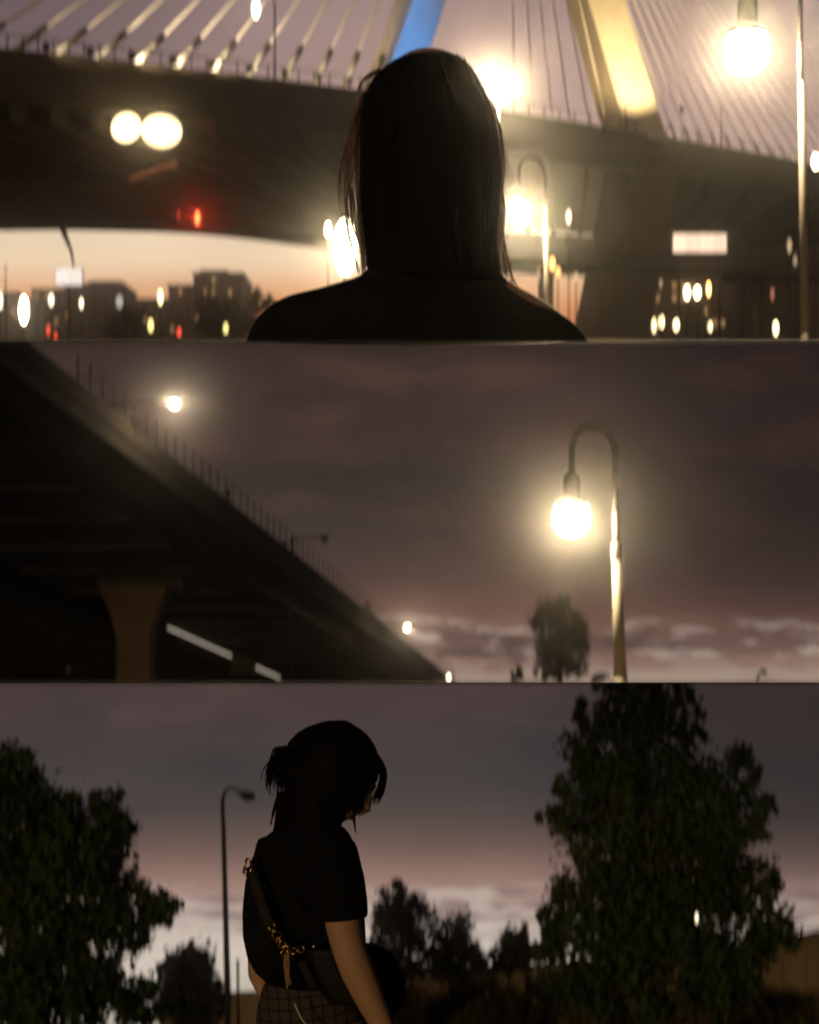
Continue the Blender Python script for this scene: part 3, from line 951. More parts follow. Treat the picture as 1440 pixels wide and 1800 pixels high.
# dark trees of the far city
D = 120
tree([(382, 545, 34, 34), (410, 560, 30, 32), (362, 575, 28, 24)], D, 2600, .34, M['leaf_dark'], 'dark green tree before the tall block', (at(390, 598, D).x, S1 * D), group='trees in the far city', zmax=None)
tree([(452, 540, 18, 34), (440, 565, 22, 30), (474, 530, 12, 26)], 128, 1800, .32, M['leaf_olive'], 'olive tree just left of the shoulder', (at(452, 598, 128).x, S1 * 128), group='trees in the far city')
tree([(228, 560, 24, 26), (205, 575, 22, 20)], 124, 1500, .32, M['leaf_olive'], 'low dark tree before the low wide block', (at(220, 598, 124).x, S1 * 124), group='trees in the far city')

# ================================================================== MIDDLE VIEW: viaduct, crook lamp and cloud bank
A2, B2 = at(-30, 566, 55), at(800, 1206, 153)
HOR2 = -(1290 - 900) / FPX
dirv = (B2 - A2)
cr2 = Vector((-dirv.y, dirv.x, 0)).normalized()          # to the left of travel
cr2.z = HOR2 * cr2.y + 0.015
via = empty('viaduct', at(235, 1199, 86), 'huge dark highway viaduct receding from the upper left with post railing', 'viaduct')
VP = [A2.lerp(B2, t / 24.0) for t in range(-6, 25)]


def bow(t): return Vector((0, 0, 0))


def sweep2(path, sect, name, m, parent, cv, smooth=False):
    rings = [[p + cv * a + Vector((0, 0, b)) for a, b in sect] for p in path]
    mb = MB(); mb.rings(rings)
    return mb.build(name, m, parent, smooth)


def clipz(p):                                             # stay below the sheet between the views
    return p.z < S1 * p.y - 0.05


lo, hi = -0.3, 0.3
for _ in range(40):
    mid = (lo + hi) / 2
    if clipz(A2.lerp(B2, mid)): hi = mid
    else: lo = mid
vpath = [A2.lerp(B2, -0.18 + 1.18 * i / 36.0) for i in range(37)]
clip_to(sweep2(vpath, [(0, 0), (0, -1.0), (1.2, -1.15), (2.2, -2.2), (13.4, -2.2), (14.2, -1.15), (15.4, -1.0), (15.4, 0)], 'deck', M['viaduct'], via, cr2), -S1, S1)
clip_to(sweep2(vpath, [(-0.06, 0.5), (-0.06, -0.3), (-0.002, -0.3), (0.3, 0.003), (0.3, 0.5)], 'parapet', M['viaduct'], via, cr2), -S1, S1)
for i in range(16):                                       # joints across the underside
    p = A2.lerp(B2, 0.02 + i * 0.06)
    d_ = (B2 - A2).normalized() * 0.12
    a_, b_ = p + cr2 * 2.4 + Vector((0, 0, -2.203)), p + cr2 * 13.2 + Vector((0, 0, -2.203))
    dn = Vector((0, 0, -0.14))
    mb = MB(); mb.hexa([a_ - d_ + dn, a_ + d_ + dn, b_ + d_ + dn, b_ - d_ + dn, a_ - d_, a_ + d_, b_ + d_, b_ - d_])
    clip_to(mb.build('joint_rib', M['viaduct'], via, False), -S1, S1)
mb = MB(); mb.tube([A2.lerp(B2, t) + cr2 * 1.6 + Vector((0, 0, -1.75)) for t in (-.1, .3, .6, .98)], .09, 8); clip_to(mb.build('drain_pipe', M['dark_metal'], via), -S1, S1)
L2 = (B2 - A2).length
u2 = (B2 - A2).normalized()
s = hi * L2 + 1.0
i = 0
posts = []
while s < L2:
    p = A2 + u2 * s
    h = 1.15
    if clipz(p + Vector((0, 0, h + .5))):
        mb = MB(); mb.tube([p + Vector((0, .1, 0.45)), p + Vector((0, .1, 0.5 + h))], 0.035, 6)
        mb.build('railing_post', M['dark_metal'], via)
        posts.append(p)
    s += 1.32
for hgt in (0.55, 0.9, 1.25, 1.6):
    mb = MB(); mb.tube([posts[0] + Vector((0, .1, hgt)), posts[-1] + Vector((0, .1, hgt))], 0.007, 4)
    mb.build('railing_wire', M['dark_metal'], via)
# hammerhead pier
pc = at(237, 1040, 82)
m_ = lambda px_: px_ / FPX * 82
zb = -S1 * 82
mb = MB()
for (w, py_) in ((66, 1200), (64, 1140), (70, 1110), (88, 1075), (112, 1046), (122, 1040)):
    pass
rg = []
for (w, py_) in ((70, 1199.5), (66, 1140), (72, 1112), (90, 1078), (114, 1048), (124, 1041), (126, 1030)):
    z = at(0, py_, 82).z; hw = m_(w) / 2; dp = 1.1; ch = 0.25
    cx = pc.x
    rg.append([Vector((cx - hw, 82 + ch, z)), Vector((cx - hw + ch, 82, z)), Vector((cx + hw - ch, 82, z)), Vector((cx + hw, 82 + ch, z)),
               Vector((cx + hw, 82 + 2.2, z)), Vector((cx - hw, 82 + 2.2, z))])
mb.rings(rg); mb.build('pier', M['pier'], via, False)
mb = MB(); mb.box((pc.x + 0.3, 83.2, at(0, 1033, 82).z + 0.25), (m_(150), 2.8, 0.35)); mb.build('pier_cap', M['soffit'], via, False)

# lower ramp behind the pier with its row of small lights
ramp = empty('slip_road_ramp', at(120, 1199, 100), 'low slip road ramp with a dotted row of lights along its edge', 'ramp')
RA, RB = at(-60, 946, 88), at(560, 1224, 130)
rpath = [RA.lerp(RB, i / 20) for i in range(21)]
crr = Vector((-(RB - RA).y, (RB - RA).x, 0)).normalized(); crr.z = HOR2 * crr.y
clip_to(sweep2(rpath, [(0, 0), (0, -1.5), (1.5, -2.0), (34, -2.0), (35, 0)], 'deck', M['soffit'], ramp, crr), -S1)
clip_to(sweep2(rpath, [(-0.1, -0.12), (-0.1, -1.3), (-0.004, -1.3), (-0.004, -0.12)], 'parapet', M['dark_concrete'], ramp, crr), -S1)
mlit = emis('edge_light', (1.0, 0.84, 0.68), 0.75)
mdim = emis('edge_light_dim', (1.0, 0.9, 0.75), 0.10)
ur = (RB - RA)
for i in range(92):
    t = i / 92.0 * 0.93
    p = RA + ur * t
    px_ = 720 + p.x / p.y * FPX
    if px_ < -30: continue
    if 900 - p.z / p.y * FPX > 1194: continue
    if 182 < px_ < 294 or 408 < px_ < 446: continue
    lit = px_ > 290
    a, b = p, RA + ur * (t + 0.0076)
    hh = Vector((0, 0, 0.17)); nn = Vector((0.02, -0.12, 0))
    mb = MB(); mb.hexa([a + nn, b + nn, b, a, a + nn + hh, b + nn + hh, b + hh, a + hh])
    mb.build('edge_light', mlit if lit else mdim, ramp, False)
c = RA + ur * ((425 + 60) / 620.0 * 0.83)
bxp = at(427, 1168, 108)
mb = MB(); mb.box(bxp, (1.5, 1.2, 1.1)); mb.build('junction_box', M['dark_concrete'], ramp, False)


# twin-arm lamp posts on the viaduct
def twin_lamp(px, py, D, h, arms, label):
    p = at(px, py, D); k = D / FPX
    root = empty('twin_arm_lamp', p, label, 'street lamp', 'twin-arm lamp posts on the viaduct')
    top = p + Vector((0, 0, h * k))
    mb = MB(); mb.tube([p, top], [0.10, 0.07], 8); mb.build('post', M['dark_metal'], root)
    for (ex, ey, lit) in arms:
        e = at(ex, ey, D)
        ctrl = Vector((top.x + (e.x - top.x) * .12, D, e.z))
        pts = [top + Vector((0, 0, -.2))]
        for i in range(1, 9):
            t = i / 8
            pts.append(top * (1 - t) ** 2 + ctrl * 2 * t * (1 - t) + e * t * t)
        mb = MB(); mb.tube(pts, 0.055, 8); am = mb.build('arm', M['dark_metal'], root)
        sg = 1 if e.x > top.x else -1
        mb = MB(); mb.rings([[e + Vector((sg * dx, dy, dz + .05)) for dx, dy in ((-.2, -.14), (.45, -.16), (.45, .16), (-.2, .14))] for dz in (-.06, .08)])
        hd = mb.build('lamp_head', M['dark_metal'], root, False)
        mb = MB(); mb.ball(e + Vector((sg * .15, 0, -.13)), (.22, .17, .17), 12, 8)
        mb.build('lens', emis('street_lens', (1, .86, .66), lit) if lit else M['glass_dark'], hd)
        if lit > 5:
            point('lamp_light', e + Vector((sg * .3, -.45, -.2)), lit * 9, (1, .76, .48), .06, root)
    return root


def vD(px):   # depth of the viaduct edge under a pixel column
    xa, xb = A2, B2
    r = (px - 720) / FPX
    t = (r * xa.y - xa.x) / ((xb.x - xa.x) - r * (xb.y - xa.y))
    return xa.lerp(xb, t)


for (px, h, arms, lab) in ((235, 62, [(300, 704, 60), (176, 711, 0)], 'twin-arm lamp post on the viaduct with the starlike lit head'),
                           (402, 40, [(378, 872, 0)], 'unlit short-arm lamp post half way down the viaduct railing'),
                           (514, 42, [(566, 945, 0), (500, 956, 0)], 'unlit twin-arm lamp post reaching out over the middle of the railing'),
                           (646, 30, [(712, 1100, 26), (636, 1068, 0)], 'lamp post near the far end of the viaduct, lit'),
                           ):
    p = vD(px)
    py = 900 - p.z / p.y * FPX
    tk = twin_lamp(px, py, p.y, h, arms, lab)
p = vD(782)
lantern(789, 1191, p.y, 7, 10, (1, .8, .5), 8, 'tiny lit lamp at the very end of the viaduct', base=p.z - 0.3, group=None)

# main lamp and dark lamps under the viaduct
crook_lamp(1005, 912, 16.0, -S1 * 16.0, 3600, 'large lit crook lamp in front of the cloud bank')
crook_lamp(124, 1178, 46.0, -S1 * 46.0 , 0, 'unlit crook lamp in the dark beneath the viaduct', lit=False, pole_mat='dark_metal', collar=False)
D = 60
rr = empty('dark_post', at(511, 1199.5, D), 'thin dark post standing under the viaduct', 'post')
mb = MB(); mb.tube([at(511, 1199.5, D), at(511, 1052, D)], [0.07, 0.045], 8); mb.build('shaft', M['dark_metal'], rr)
mb = MB(); mb.lathe(at(511, 1052, D), [(0.045, 0), (0.07, 0.03), (0.03, 0.12)], 8); mb.build('finial', M['dark_metal'], rr)
D = 60
rr = empty('bent_post', at(1332, 1199, D), 'small bent lamp post at the lower right of the cloud bank', 'street lamp')
mb = MB(); mb.tube([at(1332, 1199, D), at(1333, 1186, D), at(1338, 1180, D), at(1344, 1180, D)], 0.035, 8); mb.build('post', M['dark_metal'], rr)
mb = MB(); mb.rings([[at(1340, 1180, D) + Vector((a, b, dz)) for a, b in ((-.05, -.08), (.16, -.08), (.16, .08), (-.05, .08))] for dz in (-.1, .07)]); mb.build('lamp_head', M['dark_metal'], rr, False)

D = 62
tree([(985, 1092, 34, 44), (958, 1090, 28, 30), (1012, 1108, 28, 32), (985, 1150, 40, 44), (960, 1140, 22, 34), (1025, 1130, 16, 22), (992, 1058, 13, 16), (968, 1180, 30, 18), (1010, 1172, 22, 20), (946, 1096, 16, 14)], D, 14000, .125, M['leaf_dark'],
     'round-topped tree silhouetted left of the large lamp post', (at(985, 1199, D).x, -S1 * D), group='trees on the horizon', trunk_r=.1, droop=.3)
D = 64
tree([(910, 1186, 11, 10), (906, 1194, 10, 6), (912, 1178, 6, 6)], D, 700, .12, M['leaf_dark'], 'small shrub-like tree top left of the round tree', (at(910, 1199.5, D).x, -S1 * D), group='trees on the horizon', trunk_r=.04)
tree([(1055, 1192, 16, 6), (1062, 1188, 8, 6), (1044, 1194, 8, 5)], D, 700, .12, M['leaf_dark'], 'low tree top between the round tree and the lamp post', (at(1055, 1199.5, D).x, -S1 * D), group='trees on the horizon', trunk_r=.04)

# ================================================================== BOTTOM VIEW: trees, wall, lamp
top3 = lambda y: -S1 * y - 0.02
D = 30
big = [(1128, 1240, 84, 70), (1130, 1330, 110, 90), (1040, 1330, 55, 70), (1160, 1420, 130, 90), (1050, 1440, 80, 70), (985, 1440, 42, 26), (1260, 1420, 60, 80), (1300, 1345, 34, 46),
       (1320, 1440, 50, 36), (1215, 1270, 30, 60), (1080, 1540, 90, 80), (1180, 1540, 120, 90), (1290, 1530, 70, 80), (1000, 1600, 50, 70), (1100, 1640, 120, 90), (1240, 1650, 130, 80), (1340, 1640, 55, 56),
       (1130, 1730, 150, 60), (1010, 1710, 60, 60), (1270, 1730, 70, 50), (1020, 1250, 26, 40), (990, 1380, 24, 40), (1128, 1205, 90, 30), (1372, 1655, 34, 30), (968, 1650, 40, 60), (1350, 1560, 30, 34), (1345, 1415, 24, 20)]
tree(big, D, 46000, .14, M['leaf'], 'big broad tree filling the right of the bottom view', (at(1150, 1700, D).x, g3(D)), group='trees of the bottom view', zmax=top3, trunk_r=.2, droop=1.1, clump=.15, dz=.6)
D = 24
lt = [(25, 1360, 40, 50), (30, 1440, 90, 80), (110, 1440, 40, 60), (190, 1420, 44, 32), (150, 1500, 90, 70), (40, 1560, 110, 90), (180, 1580, 80, 60), (270, 1590, 50, 40), (90, 1680, 120, 80), (20, 1740, 90, 70), (150, 1760, 110, 50),
      (210, 1460, 24, 40), (225, 1640, 60, 36), (0, 1400, 60, 60), (250, 1770, 60, 40)]
tree(lt, D, 34000, .12, M['leaf'], 'leafy tree at the left edge of the bottom view', (at(60, 1800, D).x, g3(D)), group='trees of the bottom view', trunk_r=.17, droop=1.1, clump=.15, dz=.6)
D = 40
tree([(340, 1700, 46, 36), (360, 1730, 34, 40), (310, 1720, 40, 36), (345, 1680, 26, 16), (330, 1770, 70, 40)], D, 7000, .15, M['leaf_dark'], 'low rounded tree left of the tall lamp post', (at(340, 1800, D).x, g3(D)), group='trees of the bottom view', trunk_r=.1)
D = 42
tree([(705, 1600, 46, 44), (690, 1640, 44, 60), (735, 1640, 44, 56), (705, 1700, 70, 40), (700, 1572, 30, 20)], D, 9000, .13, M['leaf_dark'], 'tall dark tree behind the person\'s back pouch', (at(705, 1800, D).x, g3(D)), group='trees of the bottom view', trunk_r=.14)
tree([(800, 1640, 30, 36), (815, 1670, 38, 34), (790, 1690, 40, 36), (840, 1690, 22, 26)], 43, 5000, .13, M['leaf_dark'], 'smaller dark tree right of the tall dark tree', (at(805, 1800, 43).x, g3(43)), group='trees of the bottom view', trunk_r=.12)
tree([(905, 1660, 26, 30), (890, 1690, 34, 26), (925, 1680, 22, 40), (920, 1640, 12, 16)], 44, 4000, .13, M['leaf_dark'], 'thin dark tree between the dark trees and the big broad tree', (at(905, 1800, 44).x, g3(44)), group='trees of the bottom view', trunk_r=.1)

# ochre retaining wall made of panels, with a railing
D = 45
wall = empty('retaining_wall', (at(900, 1800, D).x, D, GZ), 'long ochre retaining wall of upright panels behind the trees', 'wall')
wt = [(280, 1756), (470, 1746), (650, 1708), (940, 1700), (1200, 1684), (1440, 1642), (1560, 1620)]


def wy(x):
    for (a, ya), (b, yb) in zip(wt, wt[1:]):
        if a <= x <= b: return ya + (yb - ya) * (x - a) / (b - a)
    return wt[-1][1]


x = 284
i = 0
while x < 1540:
    w = 42
    a, b = at(x + 0.6, wy(x), D), at(x + w - 0.6, wy(x + w), D)
    dy = random.uniform(-.03, .03)
    zb = GZ
    mb = MB(); mb.hexa([(a.x, D + dy, zb), (b.x, D + dy, zb), (b.x, D + .3, zb), (a.x, D + .3, zb), (a.x, D + dy, a.z), (b.x, D + dy, b.z), (b.x, D + .3, b.z), (a.x, D + .3, a.z)])
    mb.build('panel', M['ochre'], wall, False)
    x += w
mb = MB()
for (xa, ya), (xb, yb) in zip(wt, wt[1:]):
    a, b = at(xa, ya + 2, D + .31), at(xb, yb + 2, D + .31)
    mb.hexa([(a.x, D + .31, GZ), (b.x, D + .31, GZ), (b.x, D + .45, GZ), (a.x, D + .45, GZ), (a.x, D + .31, a.z), (b.x, D + .31, b.z), (b.x, D + .45, b.z), (a.x, D + .45, a.z)])
mb.build('backing', M['dark_concrete'], wall, False)
for x in range(1180, 1540, 46):
    p = at(x, wy(x), D + .2)
    mb = MB(); mb.tube([p, p + Vector((0, 0, .36))], .03, 6); mb.build('railing_post', M['dark_metal'], wall)
for hh in (.18, .35):
    mb = MB(); mb.tube([at(x, wy(x), D + .2) + Vector((0, 0, hh)) for x in (1160, 1300, 1440, 1540)], .014, 6); mb.build('rail', M['dark_metal'], wall)

# street lamp
D = 34
b0 = at(402, 1800, D); b0.z = g3(D)
sl = empty('street_lamp', b0, 'tall dark street lamp with one curved arm, unlit', 'street lamp')
pts = [b0, at(400, 1740, D), at(393, 1460, D), at(391, 1410, D), at(394, 1394, D), at(402, 1385, D), at(413, 1386, D), at(424, 1393, D)]
mb = MB(); mb.tube(pts, [.08, .072, .05, .042, .036, .034, .032, .03], 10); mb.build('post', M['dark_metal'], sl)
e = at(433, 1398, D)
rot = Matrix.Rotation(R(-14), 3, 'Y').inverted()
rot = Matrix.Rotation(R(16), 3, 'Y')
rg = []
for (xx, hw, hh) in ((-.16, .05, .04), (-.06, .10, .085), (.08, .12, .10), (.17, .10, .07), (.2, .04, .03)):
    rg.append([e + rot @ Vector((xx, hw * math.cos(t), hh * math.sin(t))) for t in [2 * math.pi * q_ / 10 for q_ in range(10)]])
mb = MB(); mb.rings(rg); mb.build('lamp_head', M['dark_metal'], sl)
mb = MB(); mb.ball(e + rot @ Vector((.04, 0, -.08)), (.10, .08, .05), 10, 6); mb.build('lens', M['glass_dark'], sl)
D = 41
rr = empty('thin_post', (at(420, 1800, D).x, D, g3(D)), 'thin short post before the ochre wall by the tall street lamp', 'post')
mb = MB(); mb.tube([(at(420, 1800, D).x, D, g3(D)), at(418, 1694, D)], [.045, .035], 6); mb.build('shaft', M['dark_metal'], rr)
mb = MB(); mb.lathe(at(418, 1694, D), [(.035, 0), (.06, .03), (.02, .1)], 8); mb.build('finial', M['dark_metal'], rr)
lantern(1225, 1613, 27.5, 5, 20, (1, .85, .6), 2.2, 'tiny lit lantern showing in the big broad tree', base=g3(27.5), group=None, slope=0)


# tall grass along the bottom
def grass():
    n = 14000
    ys_ = rng.uniform(38, 44.5, n)
    px_ = rng.uniform(560, 1500, n)
    xs_ = (px_ - 720) / FPX * ys_
    z0 = np.full(n, GZ)
    cl = 0.5 + 0.5 * np.sin(px_ * 0.021 + 1.0) * np.sin(px_ * 0.0093 + 2.2)
    h = rng.uniform(.25, .7, n) * (0.35 + 1.0 * cl) * 2.3
    lean = rng.normal(size=(n, 2)) * .18
    w = .022 * np.ones(n)
    ang = rng.uniform(0, 6.28, n)
    V = np.empty((n, 4, 3))
    cx, sx_ = np.cos(ang) * w, np.sin(ang) * w
    V[:, 0] = np.stack([xs_ - cx, ys_ - sx_, z0], 1)
    V[:, 1] = np.stack([xs_ + cx, ys_ + sx_, z0], 1)
    V[:, 2] = np.stack([xs_ + cx * .6 + lean[:, 0] * h * .5, ys_ + lean[:, 1] * h * .5, z0 + h * .6], 1)
    V[:, 3] = np.stack([xs_ + lean[:, 0] * h, ys_ + lean[:, 1] * h, z0 + h], 1)
    me = bpy.data.meshes.new('grass')
    me.vertices.add(4 * n); me.vertices.foreach_set("co", V.ravel())
    me.loops.add(4 * n); me.loops.foreach_set("vertex_index", np.arange(4 * n, dtype=np.int32))
    me.polygons.add(n); me.polygons.foreach_set("loop_start", np.arange(0, 4 * n, 4, dtype=np.int32))
    me.polygons.foreach_set("loop_total", np.full(n, 4, dtype=np.int32))
    me.update(calc_edges=True)
    o = link('grass', me, M['grass'])
    tag(o, 'dry tall grass along the bottom edge under the big tree', 'grass', kind='stuff')


grass()
for (pxs, D, lab) in (((700, 1775, 60, 30), 41, 'dark bush low behind the person\'s arm'), ((880, 1780, 70, 28), 42, 'dark bush at the bottom between the person and big tree'), ((1330, 1785, 60, 22), 42, 'small dark bush at the lower right before the wall')):
    cx_, cy_, rx, ry = pxs
    tree([(cx_, cy_, rx, ry), (cx_ - rx * .5, cy_ + 8, rx * .6, ry * .8), (cx_ + rx * .5, cy_ + 6, rx * .6, ry * .7)], D, 3000, .1 * D / 30, M['leaf_olive'], lab, (at(cx_, 1800, D).x, g3(D)), group='bushes along the bottom', name='bush', trunk_r=.03)
for o in bpy.data.objects:
    if o.name.startswith('bush') and o.parent is None: o["category"] = 'bush'


# ================================================================== PEOPLE
def slab_rings(rows, D, dfac, n=28, dyc=0.0, dadd=0.0):
    """rows: (py, xl, xr[, depth factor]); elliptical sections as wide as the outline, with depth of their own"""
    out = []
    for r in rows:
        py, xl, xr = r[:3]
        f = r[3] if len(r) > 3 else dfac
        oy = r[4] if len(r) > 4 else dyc
        a, b = at(xl, py, D), at(xr, py, D)
        c = (a + b) / 2 + Vector((0, oy, 0)); hw = (b.x - a.x) / 2
        out.append([c + Vector((hw * math.cos(t), (hw * f + dadd) * math.sin(t), 0)) for t in [2 * math.pi * q_ / n for q_ in range(n)]])
    return out


def face_head(mb, c, q, s=1.0):
    """skull with jaw, nose, brow, lips, ears; local +Y is forward, +Z up"""
    def W(x, y, z): return c + q @ (Vector((x, y, z)) * s)
    mb.ball(W(0, -.01, .03), (.073 * s, .092 * s, .088 * s), 20, 14, q)
    mb.ball(W(0, .03, -.035), (.056 * s, .06 * s, .072 * s), 18, 12, q)
    mb.ball(W(0, .058, -.088), (.026 * s, .024 * s, .02 * s), 12, 8, q)          # chin
    mb.tube([W(0, .083, .02), W(0, .105, -.022), W(0, .098, -.034)], [.008 * s, .013 * s, .011 * s], 8)   # nose
    mb.tube([W(-.022, .078, -.058), W(0, .09, -.056), W(.022, .078, -.058)], [.005 * s, .009 * s, .005 * s], 8)   # lips
    mb.tube([W(-.045, .07, .028), W(0, .085, .03), W(.045, .07, .028)], [.008 * s, .01 * s, .008 * s], 8)      # brow
    for sx_ in (-1, 1):
        mb.ball(W(sx_ * .074, -.01, -.005), (.012 * s, .022 * s, .032 * s), 10, 8, q)   # ear


def strand(mb, pts, r0, r1=None, n=5):
    r1 = r0 * .35 if r1 is None else r1
    k = len(pts)
    # smooth the polyline
    P = []
    for i in range(k - 1):
        p0, p1, p2, p3 = pts[max(i - 1, 0)], pts[i], pts[i + 1], pts[min(i + 2, k - 1)]
        for j in range(4):
            t = j / 4
            P.append(0.5 * ((2 * p1) + (p2 - p0) * t + (2 * p0 - 5 * p1 + 4 * p2 - p3) * t * t + (3 * p1 - p0 - 3 * p2 + p3) * t ** 3))
    P.append(pts[-1])
    m = len(P)
    mb.tube(P, [r0 + (r1 - r0) * i / (m - 1) for i in range(m)], n)


# ---- person of the top view: head and shoulders from behind
D = 2.2
base1 = S1 * D
p1 = empty('person', (at(735, 600, D).x, D, base1 + 0.001), 'person seen from behind with long dark hair and black top', 'person')
body = MB()
hq = Quaternion((0, 0, 1), R(4))
hc = at(752, 262, D + .02)
face_head(body, hc, hq, 1.15)
body.rings(slab_rings([(300, 690, 830, .9), (400, 680, 835, .85), (470, 672, 845, .85), (500, 655, 870, .7)], D, .9, 20))
sh = [(468, 676, 842, .75), (484, 655, 868, .62), (496, 622, 896, .5), (508, 570, 918, .42), (520, 528, 942, .36), (536, 492, 968, .34), (556, 466, 995, .32), (576, 452, 1010, .32), (599.0, 442, 1020, .32)]
body.rings(slab_rings(sh, D, .4, 32))
# keep the skin just under the cloth
remeshed(body, 'body', M['skin'], p1, .008, 4)
shirt = MB()
sh2 = [(452, 652, 868, .72), (474, 646, 876, .68), (485, 634, 884, .6), (492, 616, 891, .54), (500, 588, 901, .5), (508, 560, 911, .46), (520, 508, 930, .42), (534, 477, 955, .38), (548, 460, 980, .36), (564, 448, 1004, .35), (580, 440, 1021, .34), (600, 432, 1036, .34), (640, 414, 1060, .34)]
shirt.rings(slab_rings(sh2, D, .4, 40))
clip_to(remeshed(shirt, 'shirt', M['black_fabric'], p1, .006, 5), S1)
hair = MB()
hr = [(103, 752, 786, 1.2), (107, 728, 802, 1.15), (114, 702, 816, 1.12), (126, 678, 828, 1.1), (145, 656, 840, 1.08), (175, 641, 855, 1.06), (215, 633, 872, 1.04), (260, 632, 879, 1.02), (310, 632, 881, .98), (360, 634, 877, .92), (400, 638, 874, .84), (440, 643, 874, .76), (470, 644, 879, .7), (490, 648, 882, .62), (506, 664, 872, .52), (520, 700, 850, .4)]
hair.rings(slab_rings(hr, D, 1.0, 44, -0.015))
ho = remeshed(hair, 'hair', M['hair'], p1, .006, 3)
st_ = MB()


def H(x, y, d=0.0): return at(x, y, D + d)


loose = [[H(690, 118), H(650, 136), H(632, 160), H(628, 200)], [H(668, 122), H(640, 140), H(629, 170), H(622, 230)],
         [H(640, 170), H(622, 215), H(606, 280), H(599, 330), H(602, 370), H(616, 400)], [H(632, 200), H(614, 250), H(602, 310), H(603, 360), H(612, 388)],
         [H(628, 230), H(616, 290), H(609, 350), H(618, 420), H(628, 465)], [H(622, 300), H(611, 350), H(612, 400), H(626, 450), H(634, 480)],
         [H(616, 340), H(622, 400), H(637, 440), H(636, 485)], [H(618, 330), H(630, 410), H(643, 450), H(640, 492)], [H(630, 350), H(640, 420), H(650, 470), H(646, 498)],
         [H(870, 205), H(876, 240), H(872, 265), H(880, 285), H(883, 310)], [H(866, 200), H(880, 250), H(876, 275), H(886, 300)],
         [H(884, 400), H(890, 440), H(898, 470), H(903, 500)], [H(886, 420), H(896, 455), H(900, 480), H(912, 506)], [H(884, 440), H(889, 470), H(894, 490), H(903, 505)],
         [H(882, 330), H(888, 370), H(886, 410), H(892, 450)], [H(760, 104), H(800, 107), H(832, 128), H(850, 150)], [H(735, 106), H(775, 100), H(815, 112), H(842, 135)]]
for l in loose:
    for j in range(3):
        jit = Vector((random.uniform(-.003, .003), random.uniform(-.02, .02), random.uniform(-.002, .002)))
        strand(st_, [p + jit * (0.4 + 0.3 * i) for i, p in enumerate(l)], .0011, .0004)
for i in range(70):
    k_ = random.randrange(3, 11)
    sd = random.choice((-1, 1))
    l = []
    off_ = random.uniform(2, 9)
    for q_, (py, xl, xr, f) in enumerate(hr[k_:k_ + 5]):
        x_ = (xl if sd < 0 else xr) + sd * (off_ * math.sin((q_ + .3) / 4.3 * math.pi) + random.uniform(-1.5, 1.5))
        l.append(H(x_, py + random.uniform(-4, 4), random.uniform(-.01, .01)))
    strand(st_, l, random.uniform(.0004, .0009), .0003, 4)
st_.build('flyaway_strands', M['rim_lit_hair'], p1, kind='stuff')
st_ = MB()
for i in range(22):       # strands lying on the hair, from crown to nape
    u_ = random.uniform(-.97, .97)
    l = []
    for (py, xl, xr, f) in hr[2:15:2]:
        ang = math.asin(max(-1, min(1, u_ * (0.9 + 0.1 * random.random()))))
        cx_, hw = (xl + xr) / 2, (xr - xl) / 2
        c_ = at(cx_ + hw * math.sin(ang) * 1.005, py, D)
        c_.y += -0.015 - hw * D / FPX * f * math.cos(ang) * 1.0
        l.append(c_)
    strand(st_, [p_ + Vector((random.uniform(-.004, .004), random.uniform(0, .003), 0)) for p_ in l], random.uniform(.0006, .0016), .0005, 4)
st_.build('loose_strands', M['hair'], p1, kind='stuff')

# ---- person of the bottom view: three-quarter back view, head bowed
D = 4.2
zf = g3(4.2)
p3 = empty('person', (at(540, 1500, D).x, D, zf), 'person in loose black t-shirt and plaid trousers with bowed head', 'person')
Q = lambda x, y, d=0.0: at(x, y, D + d)
body = MB()
# head bowed forward: forward axis to the right and down
fwd = Vector((0.80, -0.10, -0.60)).normalized()
upv = Vector((0.58, 0.1, 0.80)); upv = (upv - fwd * upv.dot(fwd)).normalized()
rt = fwd.cross(upv)
hm = Matrix((rt, fwd, upv)).transposed().to_quaternion()
hc = Q(592, 1362)
face_head(body, hc, hm, 1.12)
body.tube([Q(555, 1395), Q(548, 1430), Q(538, 1470), Q(535, 1500)], [.058, .056, .064, .09], 16)
# trunk
body.rings(slab_rings([(1478, 470, 600, .6), (1520, 455, 612, .62), (1580, 450, 615, .66), (1640, 458, 610, .66), (1700, 470, 620, .7), (1760, 466, 640, .72), (1800, 466, 645, .7)], D, .6, 24))
# near (right) arm
armN = [(Q(588, 1496, -.10), .052), (Q(596, 1560, -.17), .050), (Q(604, 1625, -.19), .047), (Q(613, 1665, -.20), .044), (Q(628, 1705, -.21), .044), (Q(650, 1755, -.225), .038), (Q(673, 1803, -.235), .030), (Q(682, 1822, -.24), .027)]
body.tube([a for a, b in armN], [b for a, b in armN], 16)
hb = Q(682, 1822, -.24)
hd = Vector((.35, -.1, -.93)).normalized(); hs = Vector((.1, .99, 0)).normalized()
pm = hb + hd * .05
body.tube([hb, hb + hd * .03, hb + hd * .09], [.026, .036, .034], 12)
for i, (o_, l_) in enumerate(((-.030, .07), (-.010, .082), (.010, .078), (.029, .062))):
    a = hb + hd * .085 + hs * o_
    body.tube([a, a + hd * l_ * .5 + Vector((.004, 0, 0)), a + hd * l_ + Vector((-.012, 0, 0))], [.0095, .0088, .0075], 8)
a = hb + hd * .03 + hs * -.032
body.tube([a, a + hd * .03 + hs * -.022, a + hd * .06 + hs * -.026], [.012, .0105, .009], 8)
